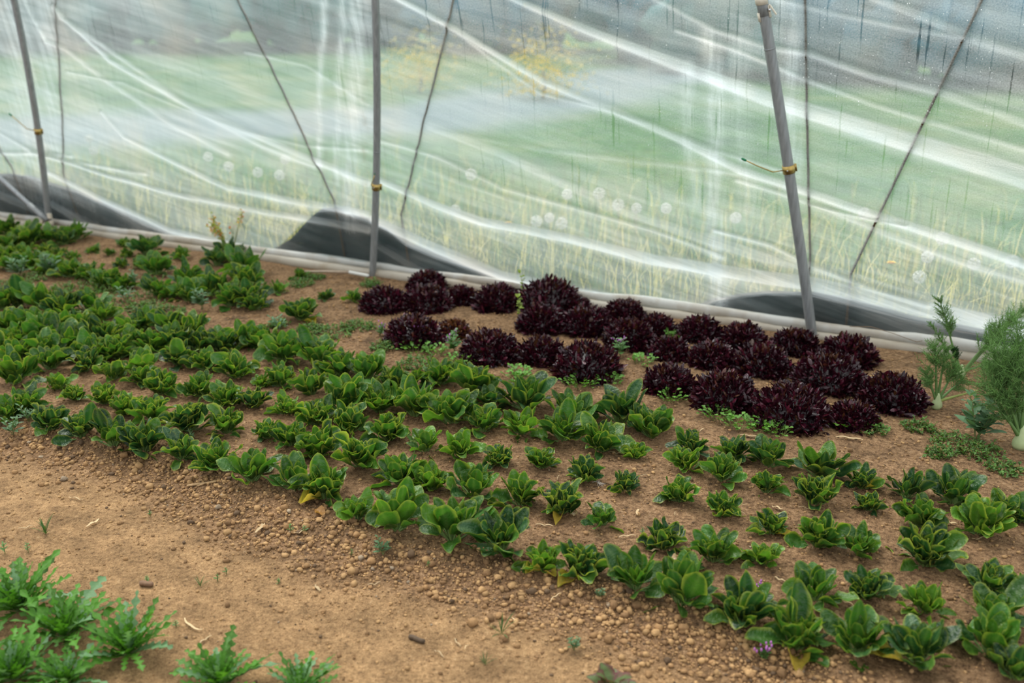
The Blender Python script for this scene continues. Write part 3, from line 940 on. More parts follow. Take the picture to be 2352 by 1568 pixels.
def build_ropes():
    spec = [((133, -6), (152, 395), 'thin brown rope right of the left pole, nearly upright'),
            ((548, -6), (772, 458), 'brown rope slanting down right behind the film, left of the middle pole'),
            ((1047, -6), (925, 490), 'brown rope slanting down left behind the film, right of the middle pole'),
            ((1850, -6), (1862, 606), 'upright brown rope behind the film, just right of the leaning pole'),
            ((2258, -6), (1955, 628), 'long brown rope slanting down left at the right of the film'),
            ((-25, 295), (32, 380), 'short end of brown rope outside the film left of the left pole')]
    rng = RND(8)
    for a, b, lab in spec:
        n = 60
        P = []
        for k in np.linspace(-0.25 if a[1] < 0 else 0, 1, n):
            s, z = wall_sz(a[0] + (b[0] - a[0]) * k, a[1] + (b[1] - a[1]) * k, out=0.085)
            P.append((s, z))
        P = np.array(P)
        P = wall_xyz(P[:, 0], P[:, 1], film_out(P[:, 0], P[:, 1]) + 0.008)
        # tail goes on down to the peg on the turf
        s, q = sq(P[-1]); e = BASE + s * DIR - 0.12 * NIN + np.array([0, 0, 0.0])
        P = np.vstack([P, P[-1] * 0.5 + e * 0.5, e])
        P = P - P[-1]
        th = thing('rope', e, lab, 'rope', 'tie-down ropes over the film')
        m = len(P); dense = np.array([P[min(int(i), m - 2)] * (1 - (i % 1)) + P[min(int(i) + 1, m - 1)] * (i % 1) for i in np.linspace(0, m - 1.001, 420)])
        rad = 0.0062 + 0.0012 * np.sin(np.arange(420) * 1.9)
        tube('strand', dense, rad, M['rope'], th, 7)


def build_covers():
    for j, (top, lab) in enumerate(COVERS):
        T = np.array([wall_sz(*p, out=0.07) for p in top])
        ss = np.linspace(T[0, 0], T[-1, 0], 150)
        zt = np.interp(ss, T[:, 0], T[:, 1])
        zt = np.maximum(zt, 0.01)
        prof = np.linspace(0, 1, 26)
        V = np.zeros((26, 150, 3))
        for i, u in enumerate(prof):
            if u < 0.45:
                z = zt * (u / 0.45); out = film_out(ss, z) + 0.05; last = out
            else:
                k = (u - 0.45) / 0.55
                z = zt * (1 - k) ** 1.4; out = last + (0.05 + 0.5 * zt + 0.25) * k
            wr = 0.07 * (fbm(ss * 5 + u * 6, u * 7 - ss * 2, 120 + j, 4) - 0.45)
            V[i] = BASE + ss[:, None] * DIR + (lean(z) - out - np.abs(wr) * 0.5)[:, None] * NIN
            V[i, :, 2] = z + 0.5 * wr * (z > 0.03)
        b = V[0, 75].copy(); b[2] = 0
        o = mesh('ground_cover', (V - b).reshape(-1, 3), grid_faces(26, 150), M['cover'])
        o.location = b
        tag(o, lab, 'ground cover', 'ground cover outside the film')


# ------------------------------------------------------------------ plants
ROWS = [
 ('front row along the path', [
  (20,945,80,'m','n'),(66,925,95,'m','n'),(120,968,82,'d','n'),(188,985,80,'d','n'),(262,1003,92,'d','b'),(330,1012,105,'d','n'),(418,1034,85,'d','n'),(495,1056,98,'m','n'),
  (580,1080,115,'m','b'),(678,1098,115,'m','b'),(745,1118,118,'m','n',2),(822,1172,95,'l','b'),(912,1184,145,'m','b'),(1040,1205,155,'m','b'),(1150,1228,160,'d','b'),
  (1246,1288,90,'l','n',2),(1335,1296,112,'d','c',1),(1459,1322,135,'m','b'),(1566,1354,150,'m','b'),(1706,1402,140,'d','n'),(1832,1455,155,'m','n',1),(1968,1462,160,'m','b',1),(2108,1482,170,'d','b'),(2270,1462,165,'m','b'),(2330,1530,120,'d','b')]),
 ('second row from the path', [
  (173,905,58,'m','c'),(241,914,60,'l','c'),(289,936,70,'m','c'),(350,946,86,'m','c'),(435,967,98,'d','c'),(521,976,80,'m','c'),(617,993,58,'m','c'),(672,1004,78,'m','n'),(735,1024,98,'m','c'),
  (830,1047,108,'m','c'),(920,1088,108,'m','n'),(993,1105,82,'l','n'),(1088,1114,122,'m','b'),(1194,1137,98,'m','n'),(1289,1158,88,'d','c',1),(1382,1186,92,'m','b'),(1525,1240,90,'d','c'),
  (1638,1264,115,'m','n'),(1750,1276,88,'l','n'),(1873,1350,130,'m','b'),(1992,1350,100,'d','n'),(2122,1382,112,'l','n'),(2282,1402,122,'m','b')]),
 ('third row from the path', [
  (262,857,66,'l','c'),(330,864,76,'m','n'),(374,890,70,'m','c'),(456,892,82,'m','n'),(524,912,88,'m','n'),(585,922,62,'d','c'),(660,937,66,'l','c'),(730,956,88,'m','c'),(804,972,92,'m','c'),
  (894,990,95,'m','c'),(978,1016,90,'l','b'),(1056,1027,92,'l','n'),(1144,1053,70,'d','c'),(1246,1058,74,'m','c'),(1341,1087,74,'d','c'),(1436,1113,62,'d','c'),(1559,1133,78,'m','c'),
  (1659,1165,80,'m','c'),(1772,1206,84,'d','c',1),(1880,1231,102,'m','c'),(1974,1254,90,'m','b'),(2123,1268,130,'d','c'),(2268,1330,112,'d','n'),(2346,1345,80,'m','b')]),
 ('fourth row from the path', [
  (37,861,92,'m','n'),(119,828,92,'m','n'),(136,880,62,'l','n'),(204,835,72,'d','c'),(325,840,78,'l','n'),(408,820,78,'d','n'),(473,834,78,'m','n'),(544,848,88,'m','n'),(599,876,46,'l','n'),(646,872,66,'m','c'),
  (716,890,74,'m','c'),(795,915,120,'m','n'),(872,925,92,'m','n'),(954,932,105,'m','n'),(1035,945,118,'m','n'),(1110,970,92,'m','n'),(1199,976,95,'l','n'),(1292,985,120,'m','b'),(1381,1013,105,'m','n'),
  (1459,1040,56,'l','c'),(1575,1061,72,'l','c'),(1659,1082,98,'m','n'),(1760,1114,74,'m','c'),(1871,1135,98,'d','c'),(1995,1157,62,'d','c'),(2112,1187,98,'m','n'),(2248,1198,125,'l','n')]),
 ('back row nearest the red lettuces', [
  (845,848,128,'m','b'),(905,880,75,'d','n'),(948,874,78,'d','b'),(1010,862,92,'m','n'),(1083,884,108,'m','n',1),(1120,914,85,'d','b'),(1209,914,125,'d','b'),(1312,940,112,'m','b'),(1424,944,125,'d','b'),
  (1496,982,96,'m','n'),(1588,1022,85,'d','n'),(1682,1037,86,'d','n'),(1767,1048,102,'d','b'),(1882,1072,122,'d','b'),(1978,1104,74,'d','n',1),(2082,1121,92,'d','b'),(2187,1130,118,'d','b'),(2305,1168,85,'d','n'),(2350,1185,60,'d','n')]),
 ('back line of the dense left block', [
  (10,694,70,'m','n'),(45,684,85,'d','b'),(98,692,80,'m','b'),(143,711,78,'d','n'),(204,698,85,'m','b'),(238,722,58,'l','n'),(331,740,78,'d','b'),(392,748,88,'d','b'),(439,757,66,'m','n'),
  (508,790,72,'d','n'),(561,780,72,'m','n'),(603,779,80,'m','n'),(652,808,98,'m','n'),(732,820,100,'m','n'),(784,846,78,'m','n')]),
 ('middle line of the dense left block', [
  (22,746,72,'m','n'),(82,742,82,'m','b'),(143,750,82,'m','b'),(190,752,75,'m','n'),(240,778,85,'d','n'),(299,754,62,'l','b'),(303,788,72,'m','n'),(350,792,80,'m','n'),(408,784,90,'d','n'),(459,790,72,'d','n')]),
 ('front line of the dense left block', [
  (14,792,68,'l','n'),(61,781,76,'m','n'),(112,774,82,'m','b'),(44,808,74,'m','n'),(100,805,70,'m','n'),(163,782,86,'m','b'),(211,812,78,'m','n'),(270,808,76,'m','n')]),
 ('line under the film at far left', [
  (20,520,85,'m','b'),(62,545,92,'m','n'),(112,540,72,'m','b'),(172,534,82,'m','b'),(22,557,80,'m','n'),(146,547,70,'d','n'),(215,572,38,'m','n'),(286,557,42,'m','n'),(340,568,88,'d','b'),(415,582,58,'m','n'),(500,592,88,'d','b'),(527,582,80,'d','b'),(561,609,115,'m','b')]),
 ('second line from the film at left', [
  (14,586,70,'m','n'),(50,582,62,'m','n'),(106,575,48,'d','c'),(139,580,34,'d','c'),(167,590,34,'m','c'),(252,579,32,'m','b'),(292,582,34,'m','c'),(361,613,85,'m','b'),(322,607,44,'d','n'),(281,606,40,'d','n'),(432,640,92,'m','b'),(493,656,100,'m','n'),(571,641,88,'m','n')]),
 ('third line from the film at left', [
  (30,604,76,'m','n'),(76,598,76,'m','n'),(119,609,72,'l','n'),(163,620,78,'m','n'),(204,627,76,'m','n'),(245,643,78,'m','n'),(282,650,70,'m','n'),(364,662,80,'m','b'),(394,669,72,'m','n'),(432,674,82,'m','n'),(531,684,85,'m','n'),(573,681,95,'d','n'),(588,696,70,'d','n')]),
 ('scattered group before the middle pole', [
  (640,665,42,'l','b'),(690,633,36,'m','n'),(694,718,82,'d','n',1),(748,680,36,'d','n'),(814,683,44,'m','n')]),
]
TONEW = {'d': 'dark green', 'm': 'mid green', 'l': 'light green'}
STYW = {'c': 'curly', 'n': 'rosette', 'b': 'broad-leaved'}


def build_spinach():
    seed = 1000
    for row, plants in ROWS:
        n = len(plants)
        order = sorted(range(n), key=lambda i: plants[i][0])
        rank = {i: r for r, i in enumerate(order)}
        for i, p in enumerate(plants):
            seed += 1
            rng = RND(seed)
            cx, cy, w, tone, sty = p[:5]
            yl = p[5] if len(p) > 5 else 0
            P, t = soil_at(cx, cy + 0.20 * w)
            wm = w * t / F_PX * (1.34 if 'dense' in row else 0.95 if 'under the film' in row else 1.05 if 'from the film' in row else 1.18)
            yw = 'yellowing ' if yl else ''
            lab = f'{yw}{TONEW[tone]} {STYW[sty]} spinach, {ordinal(rank[i], n)} in {row}'
            spinach(P, wm, tone, sty, rng, lab, 'spinach plants in the ' + row, yl)


LETT = [  # row, then cx, cy, w, h
 ('left patch, row by the film', [(981,650,82,45),(1059,676,70,55),(1144,679,104,88),(1263,680,138,85),(1325,702,62,40)]),
 ('left patch, second row', [(882,687,100,70),(981,690,108,55),(1243,733,105,65),(1346,736,112,70),(1434,716,84,45),(1509,744,78,60)]),
 ('left patch, front row', [(950,754,124,105),(1042,752,66,60,0.8),(1127,791,130,130),(1243,801,108,105),(1348,822,146,128),(1446,768,114,72),(1536,802,88,55)]),
 ('right patch, row by the film', [(1607,757,98,60),(1706,774,102,62),(1825,788,102,58),(1946,805,122,80)]),
 ('right patch, middle row', [(1635,818,102,55),(1750,832,124,62),(1903,852,158,110),(2046,893,142,118)]),
 ('right patch, front row', [(1536,869,108,75),(1662,890,148,125),(1815,924,172,145),(1958,948,104,85)]),
]


def build_lettuce():
    seed = 4000
    for row, pl in LETT:
        order = sorted(range(len(pl)), key=lambda i: pl[i][0]); rank = {i: r for r, i in enumerate(order)}
        for i, p in enumerate(pl):
            seed += 1
            cx, cy, w, h = p[:4]
            warm = p[4] if len(p) > 4 else 0.0
            P, t = soil_at(cx, cy + 0.24 * min(h * 1.25, w))
            sz = 'small' if w < 85 else ('large' if w > 128 else 'medium')
            adj = 'reddish brown' if warm else 'dark burgundy'
            wm = w * t / F_PX
            lettuce(P, wm * 1.10, wm * 0.50, RND(seed), f'{sz} {adj} frilly lettuce, {ordinal(rank[i], len(pl))} of {row}', 'red lettuces of the ' + row.split(',')[0], warm)


def frond(A, pts, rng, spread, dens, col, thread=0.0007):
    """feathery side branches with thread leaves along the upper part of a stalk"""
    pts = np.asarray(pts)
    n = len(pts)
    for i in range(dens):
        k = rng.uniform(0.42, 1.0)
        x = k * (n - 1); j = min(int(x), n - 2); p = pts[j] * (1 - (x - j)) + pts[j + 1] * (x - j)
        tan = pts[j + 1] - pts[j]; tan /= np.linalg.norm(tan)
        d = rng.normal(0, 1, 3); d -= tan * (d @ tan); d /= np.linalg.norm(d)
        br = d * 0.8 + tan * 0.75 + np.array([0, 0, 0.12]); br /= np.linalg.norm(br)
        bl = spread * (1.12 - k * 0.75) * rng.uniform(0.5, 1.15)
        m = 7
        for q in range(m):
            b0 = p + br * bl * (q / m); b1 = p + br * bl * ((q + 1) / m)
            segs = [(b0, b1, thread * 1.5)]
            for h in range(3):
                dd = br * 0.8 + rng.normal(0, 0.62, 3); dd /= np.linalg.norm(dd)
                ln = bl * rng.uniform(0.16, 0.36)
                segs.append((b1, b1 + dd * ln, thread))
            for a, b, w in segs:
                ax = b - a; sd = np.cross(ax, rng.normal(0, 1, 3)); sd /= np.linalg.norm(sd) + 1e-9
                s2 = np.cross(ax, sd); s2 /= np.linalg.norm(s2) + 1e-9
                o3 = [sd * w, -sd * w * 0.5 + s2 * w * 0.86, -sd * w * 0.5 - s2 * w * 0.86]
                v = np.array([a + o for o in o3] + [b + o * 0.5 for o in o3])
                A.add(v, np.array([(0, 1, 4, 3), (1, 2, 5, 4), (2, 0, 3, 5)]), col * rng.uniform(0.7, 1.3))


def build_fennel():
    specs = [
     ((2150, 938), 11, 'fennel plant with small pale bulb, right of the red lettuces', 0.030,
      [((2148, 795), 0.5, 26, 0.10), ((2124, 850), 0.2, 14, 0.06), ((2196, 845), 0.1, 22, 0.09), ((2214, 872), -0.3, 14, 0.08), ((2172, 800), 0.3, 14, 0.07), ((2130, 870), -0.4, 10, 0.06), ((2262, 893), 0.0, 0, 0.05)]),
     ((2205, 868), 12, 'fennel plant with tall plume, against the film hem', 0.028,
      [((2158, 688), 0.0, 30, 0.075), ((2136, 742), 0.2, 14, 0.05), ((2192, 800), 0.1, 30, 0.035), ((2290, 762), 0.1, 24, 0.10), ((2318, 742), 0.0, 24, 0.11), ((2352, 712), -0.1, 26, 0.11), ((2290, 830), -0.2, 20, 0.08)]),
     ((2342, 1030), 13, 'large fennel plant with bushy fronds, cut off by the right edge', 0.042,
      [((2262, 880), 0.2, 34, 0.12), ((2290, 935), 0.3, 26, 0.09), ((2275, 852), 0.1, 40, 0.13), ((2300, 815), 0.2, 44, 0.14), ((2330, 800), 0.0, 46, 0.15), ((2362, 795), -0.2, 46, 0.15), ((2310, 905), 0.3, 34, 0.11), ((2350, 900), 0.35, 34, 0.12), ((2395, 830), 0.0, 30, 0.14), ((2300, 760), -0.2, 34, 0.13), ((2335, 735), -0.1, 34, 0.13), ((2275, 800), 0.1, 30, 0.12)])]
    for (bx, by), seed, lab, br, fr in specs:
        rng = RND(seed * 31)
        P, t = soil_at(bx, by)
        th = thing('fennel_plant', P, lab, 'fennel', 'fennel plants at the right')
        # layered bulb
        prof = [(0.4, -0.02), (0.75, 0.0), (1.0, 0.35), (0.95, 0.8), (0.62, 1.4), (0.38, 2.0), (0.2, 2.3)]
        th_a = np.linspace(0, 2 * math.pi, 18, endpoint=False)
        v = np.array([[math.cos(a) * r * br * 0.72 * (1 + 0.07 * math.cos(4 * a + 2 * h)), math.sin(a) * r * br * 0.62, h * br] for r, h in prof for a in th_a])
        f = [(i * 18 + j, i * 18 + (j + 1) % 18, (i + 1) * 18 + (j + 1) % 18, (i + 1) * 18 + j) for i in range(6) for j in range(18)]
        f.append(tuple(6 * 18 + j for j in range(18)))
        mesh('bulb', v, f, M['bulb'], th)
        for tip, dep, dens, spread in fr:
            T = depth_point(tip[0], tip[1], t - 0.12 * dep - 0.03) - P
            A0 = np.array([T[0] * 0.08, T[1] * 0.08, br * 1.2])
            mid = A0 * 0.45 + T * 0.55 + np.array([0, 0, 0.12 * np.linalg.norm(T)]) * (0.35 if tip[1] < by - 60 else 0.15)
            u = np.linspace(0, 1, 9)[:, None]
            pts = A0 * (1 - u) ** 2 + 2 * mid * u * (1 - u) + T * u ** 2
            rad = np.linspace(0.0065, 0.0016, 9) * (br / 0.03) ** 0.5
            tv, tf = tube_arrays(pts, rad, 7, False)
            A = Acc(); A.add(tv, tf, np.array((0.13, 0.24, 0.07)) if dens else np.array((0.3, 0.36, 0.1)))
            st = A.build('stalk', M['stalk'], th)
            if dens:
                B = Acc()
                col = np.array((0.035, 0.11, 0.025)) if spread < 0.04 else np.array((0.19, 0.34, 0.11))
                frond(B, pts, rng, spread * 1.15, int(dens * (1.45 if br > 0.04 else 2.3)), col, 0.0007 if br > 0.04 else 0.0009)
                B.build('frond', M['fennel'], st)


def rocket(P, size, rng, label):
    th = thing('rocket_plant', P - np.array([0, 0, 0.004]), label, 'salad plant', 'rocket plants at the lower left')
    A = Acc(); S = Acc()
    n = rng.randint(54, 68)
    for i in range(n):
        k = i / (n - 1)
        az = i * 2.39996 + rng.uniform(-0.3, 0.3)
        ph = 0.10 + 1.0 * k + rng.uniform(-0.15, 0.15)
        L = size * (0.55 + 0.5 * k) * rng.uniform(0.75, 1.15)
        nl = rng.randint(4, 7); o = rng.uniform(0, 1)
        lob = lambda s: (0.12 + 0.88 * (1 - np.abs(2 * np.mod(s * nl + o + 0.35 * np.abs(0), 1) - 1)) ** 1.1) * np.where(s > 0.72, 1.15, 0.95)
        v, f, T, U = leaf(L, L * rng.uniform(0.10, 0.15), ph, rng.uniform(-0.1, 0.9), az, rng.uniform(0.0, 0.4), 0.12, rng, 0.14, 30, 7, (0, 0, 0), rng.uniform(-0.5, 0.5), 0.7, lob, 0.45, 0.12)
        cb = np.array((0.075, 0.225, 0.020)) * rng.uniform(0.55, 1.25)
        if rng.rand() < 0.2: cb = np.array((0.13, 0.26, 0.12))
        A.add(v, f, leaf_colour(T, U, cb, 0.0, 0.9, 0.14))
        m = v.reshape(30, 7, 3)[:6, 3, :]
        tv, tf = tube_arrays(m, np.linspace(0.0022, 0.0012, 6), 5, False)
        S.add(tv, tf, np.array((0.25, 0.34, 0.14)))
    A.build('foliage', M['weed'], th); S.build('crown', M['stalk'], th)


def small_weed(kind, P, w, rng, label, group):
    names = {'chick': ('chickweed_clump', 'weed'), 'clay': ('purslane_clump', 'weed'), 'goose': ('goosefoot_seedling', 'weed'), 'nettle': ('dead_nettle', 'weed'), 'seed': ('weed_seedling', 'weed'), 'tall': ('bolting_weed', 'weed'), 'grass': ('grass_tuft', 'grass'), 'vine': ('climbing_weed', 'weed')}
    nm, cat = names[kind]
    th = thing(nm, P - np.array([0, 0, 0.003]), label, cat, group)
    A = Acc(); S = Acc(); Fl = Acc()
    stemc = np.array((0.20, 0.22, 0.08))

    def stem(pts, r):
        tv, tf = tube_arrays(np.array(pts), r, 5, False)
        if kind in ('goose', 'nettle', 'tall'):
            B = Acc(); B.add(tv, tf, stemc * rng.uniform(0.8, 1.2)); B.build('stem', M['stalk'], th); return
        (A if kind in ('chick', 'clay') else S).add(tv, tf, stemc * rng.uniform(0.8, 1.2))

    def lf(base, L, Wd, ph, az, col, cup=0.3, bend=0.4):
        v, f, T, U = leaf(L, Wd, ph, bend, az, cup, 0.05, rng, 0.12, 7, 5, base, 0.0, 0.8)
        A.add(v, f, leaf_colour(T, U, col, 0.0, 0.9, 0.1))
    if kind == 'chick':
        for i in range(int(44 + 260 * w)):
            a = rng.uniform(0, 6.28); r = w / 2 * math.sqrt(rng.rand())
            b = np.array([math.cos(a) * r, math.sin(a) * r * 0.9, 0.0])
            hh = rng.uniform(0.010, 0.042) * (1.2 - 1.2 * r / w)
            tp = b + np.array([rng.normal(0, 0.008), rng.normal(0, 0.008), hh])
            stem([b, (b + tp) / 2, tp], 0.0008)
            for j in range(5):
                q = b + (tp - b) * rng.uniform(0.3, 1)
                cc = np.array((0.085, 0.19, 0.035)) * rng.uniform(0.5, 1.4)
                if rng.rand() < 0.12: cc = np.array((0.22, 0.14, 0.05))
                lf(q, rng.uniform(0.009, 0.018), rng.uniform(0.003, 0.0055), rng.uniform(0.4, 1.5), rng.uniform(0, 6.28), cc)
    elif kind == 'clay':
        for i in range(int(22 + 260 * w)):
            a = rng.uniform(0, 6.28); r = w / 2 * math.sqrt(rng.rand())
            L = rng.uniform(0.02, 0.045)
            az = a + rng.normal(0, 0.7); ph = rng.uniform(0.2, 1.1)
            d = np.array([math.cos(az) * math.sin(ph), math.sin(az) * math.sin(ph), math.cos(ph)])
            b = np.array([math.cos(a) * r * 0.7, math.sin(a) * r * 0.7, 0.0]); tp = b + d * L
            stem([b, (b + tp) / 2, tp], 0.0008)
            s_ = rng.uniform(0.014, 0.022)
            lf(tp, s_, s_ * 0.5, rng.uniform(0.7, 1.5), az, np.array((0.12, 0.29, 0.04)) * rng.uniform(0.65, 1.3), 0.3, 0.1)
    elif kind in ('goose', 'nettle', 'seed'):
        ns = {'goose': 3, 'nettle': 3, 'seed': 1}[kind]
        if w > 0.12: ns = 6
        for s_ in range(ns):
            az0 = rng.uniform(0, 6.28)
            h = w * rng.uniform(0.6, 1.0) if ns > 1 else w * 0.8
            tp = np.array([math.cos(az0) * w * 0.28, math.sin(az0) * w * 0.28, h]) if ns > 1 else np.array([0, 0, h])
            stem([(0, 0, 0), tp * 0.5 + np.array([0, 0, h * 0.06]), tp], 0.0014)
            for lv in range(5):
                q = tp * (0.3 + 0.7 * lv / 4.0)
                for o in (0, math.pi):
                    L = w * (0.42 - 0.05 * lv) * rng.uniform(0.8, 1.2)
                    cc = np.array((0.10, 0.20, 0.10)) if kind == 'goose' else np.array((0.085, 0.20, 0.055))
                    lf(q, L, L * (0.24 if kind != 'nettle' else 0.36), rng.uniform(0.6, 1.3), az0 + lv * 1.57 + o + rng.normal(0, 0.2), cc * rng.uniform(0.75, 1.3), 0.2, 0.4)
            if kind == 'nettle':
                for j in range(4):
                    iv, fi = ico(1)
                    Fl.add(iv * np.array([0.003, 0.003, 0.006]) + tp + rng.normal(0, 0.007, 3) + np.array([0, 0, 0.004]), fi, np.array((0.45, 0.16, 0.48)))
    elif kind == 'tall':
        for s_ in range(9):
            az0 = rng.uniform(0, 6.28); h = w * rng.uniform(0.55, 0.95)
            tp = np.array([math.cos(az0) * w * 0.4, math.sin(az0) * w * 0.4, h])
            stem([(0, 0, 0), tp * 0.5 + np.array([0, 0, h * 0.1]), tp], 0.002)
            for j in range(26):
                q = tp * rng.uniform(0.72, 1.0) + rng.normal(0, 0.011, 3)
                u = rng.rand()
                cc = np.array((0.34, 0.36, 0.05)) if u < 0.6 else (np.array((0.62, 0.33, 0.05)) if u < 0.8 else np.array((0.55, 0.16, 0.06)))
                lf(q, rng.uniform(0.012, 0.024), rng.uniform(0.006, 0.010), rng.uniform(0.3, 1.4), rng.uniform(0, 6.28), cc)
    elif kind == 'vine':
        h = w * 2.2
        pts = [np.array([0.25 * w * math.sin(3 * k), 0.1 * w * math.cos(2 * k), h * k]) for k in np.linspace(0, 1, 8)]
        stem(pts, 0.0014)
        for p in pts[1:]:
            for o in range(3):
                s_ = rng.uniform(0.018, 0.03)
                lf(p, s_, s_ * 0.4, rng.uniform(0.5, 1.4), rng.uniform(0, 6.28), np.array((0.25, 0.34, 0.04)) * rng.uniform(0.7, 1.2))
    elif kind == 'grass':
        for i in range(12):
            az = rng.uniform(0, 6.28); L = w * rng.uniform(0.6, 1.1)
            lf(np.zeros(3), L, L * 0.035, rng.uniform(0.1, 0.9), az, np.array((0.06, 0.13, 0.035)) * rng.uniform(0.7, 1.3), 0.3, 0.6)
    A.build('foliage', M['weed'], th)
    if S.n: S.build('stem', M['stalk'], th)
    if Fl.n:
        o = Fl.build('blossom', M['petal'], th); o['label'] = 'purple blossom'


WEEDS = [
 ('chick', 'low chickweed mat on the soil, {}', [
   (765, 765, 110, 'left of the red lettuces'), (822, 752, 85, 'touching the leftmost lettuces'), (715, 760, 70, 'beside the lone dark spinach'), (690, 655, 62, 'before the white ribbed hose'), (722, 640, 50, 'nearest the film hem left of the pole'),
   (180, 662, 130, 'among spinach at left, under a pale goosefoot'), (300, 690, 150, 'widest, in the gap of the left spinach'), (90, 636, 90, 'at the left edge between spinach lines'), (240, 668, 90, 'in the middle of the left gap'), (370, 722, 110, 'at the right end of the left gap'),
   (335, 708, 90, 'at the dense block’s back corner'), (960, 838, 90, 'between spinach and front lettuces'), (30, 655, 90, 'outermost at the left edge'), (880, 800, 60, 'behind the largest back-row spinach'),
   (2200, 1022, 100, 'dense, left of the big fennel'), (2155, 1045, 48, 'below the small fennel'), (2110, 985, 62, 'right of the lettuce corner'), (2310, 1080, 70, 'below the big fennel bulb'), (2250, 1040, 90, 'around the grey-green goosefoot'), (2000, 990, 62, 'before the rightmost small lettuce'), (850, 655, 50, 'at the foot of the middle pole'), (640, 748, 50, 'beside the grey seedling on bare soil')]),
 ('clay', 'bright green round-leaved purslane, {}', [
   (1650, 945, 62, 'under the left of the two front lettuces'), (1700, 965, 60, 'between the two front lettuces'), (1748, 972, 64, 'at the foot of the largest lettuce'), (1785, 984, 45, 'nearest the soil before the largest lettuce'), (1545, 905, 44, 'before the leftmost lettuce of the right patch'),
   (1192, 850, 52, 'under the middle front lettuces of the left patch'), (1200, 868, 40, 'on soil before the left patch'), (1478, 822, 46, 'beside the small lettuce between the patches'), (1335, 872, 70, 'under the largest left-patch lettuce'), (955, 795, 56, 'before the leftmost front lettuce'),
   (1000, 800, 52, 'between nettle flowers and lettuces'), (1930, 962, 50, 'left of the small corner lettuce'), (1400, 868, 40, 'right foot of the largest left-patch lettuce'), (1760, 800, 30, 'behind the middle lettuces'), (1062, 820, 50, 'beside the second dead nettle'), (1725, 920, 22, 'in the notch between two big lettuces'), (1548, 765, 26, 'between lettuces near the film'), (1985, 965, 44, 'right of the small corner lettuce')]),
 ('nettle', 'grey-green dead nettle with purple blossom, {}', [
   (968, 792, 44, 'left of the reddish lettuce'), (1045, 808, 52, 'under the reddish lettuce'), (1425, 818, 46, 'right of the largest left-patch lettuce'), (872, 772, 34, 'left end of the lettuces'), (1735, 1362, 28, 'behind the dark front-row spinach'), (1752, 1515, 36, 'on clods before the front row')]),
 ('goose', 'grey-green goosefoot seedling, {}', [
   (466, 712, 52, 'right of the left weed gap'), (640, 762, 52, 'on bare soil left of the lone spinach'), (45, 636, 52, 'at the left edge'), (120, 634, 56, 'second from the left edge'), (205, 640, 40, 'in the left weed gap'), (290, 692, 46, 'in the widest weed mat'), (310, 660, 44, 'beside yellow-green spinach line'),
   (30, 1000, 54, 'at the left end of the front row'), (66, 968, 48, 'between the two first front-row spinach'), (360, 878, 34, 'between third-row spinach'), (880, 1272, 46, 'under the front-row broad spinach'), (828, 1192, 40, 'among light front-row spinach'), (1318, 1492, 40, 'alone on the path near the bottom'), (1378, 1372, 32, 'on clods before the front row'), (2240, 1012, 120, 'large, left of the big fennel'), (2262, 950, 50, 'behind the large one by the fennel'), (440, 1010, 30, 'between second-row spinach'), (614, 990, 24, 'beside small third-row spinach')]),
 ('seed', 'tiny green weed seedling, {}', [
   (345, 1185, 20, 'on the upper path'), (338, 1338, 24, 'in the middle of the path'), (500, 1335, 24, 'right of the small brown stick'), (520, 1318, 22, 'second right of the brown stick'), (12, 1272, 36, 'at the left edge of the path'), (65, 1268, 30, 'second at the left edge of the path'), (668, 1222, 26, 'below the yellow front-row leaves'), (700, 1225, 26, 'right of the pale clods'), (808, 1275, 20, 'left of the hanging spinach leaf'), (1645, 1405, 24, 'between two front-row spinach'), (985, 1300, 18, 'on clods below the front row'), (405, 1440, 24, 'right of the nearest rocket'), (1475, 1225, 20, 'between second-row spinach'), (640, 1340, 18, 'in the path middle')]),
 ('grass', 'thin grass tuft on the path, {}', [(1152, 1455, 60, 'right of centre'), (1115, 1525, 34, 'near the bottom edge'), (105, 1225, 50, 'at the left'), (460, 1345, 30, 'left of centre')]),
 ('tall', 'bolting weed with yellow and orange tips, {}', [(532, 590, 120, 'above the spinach beside the film')]),
 ('vine', 'yellow-green climbing weed, {}', [(1193, 690, 30, 'between the two tallest lettuces by the film'), (1188, 728, 22, 'before the tallest lettuce by the film')]),
]


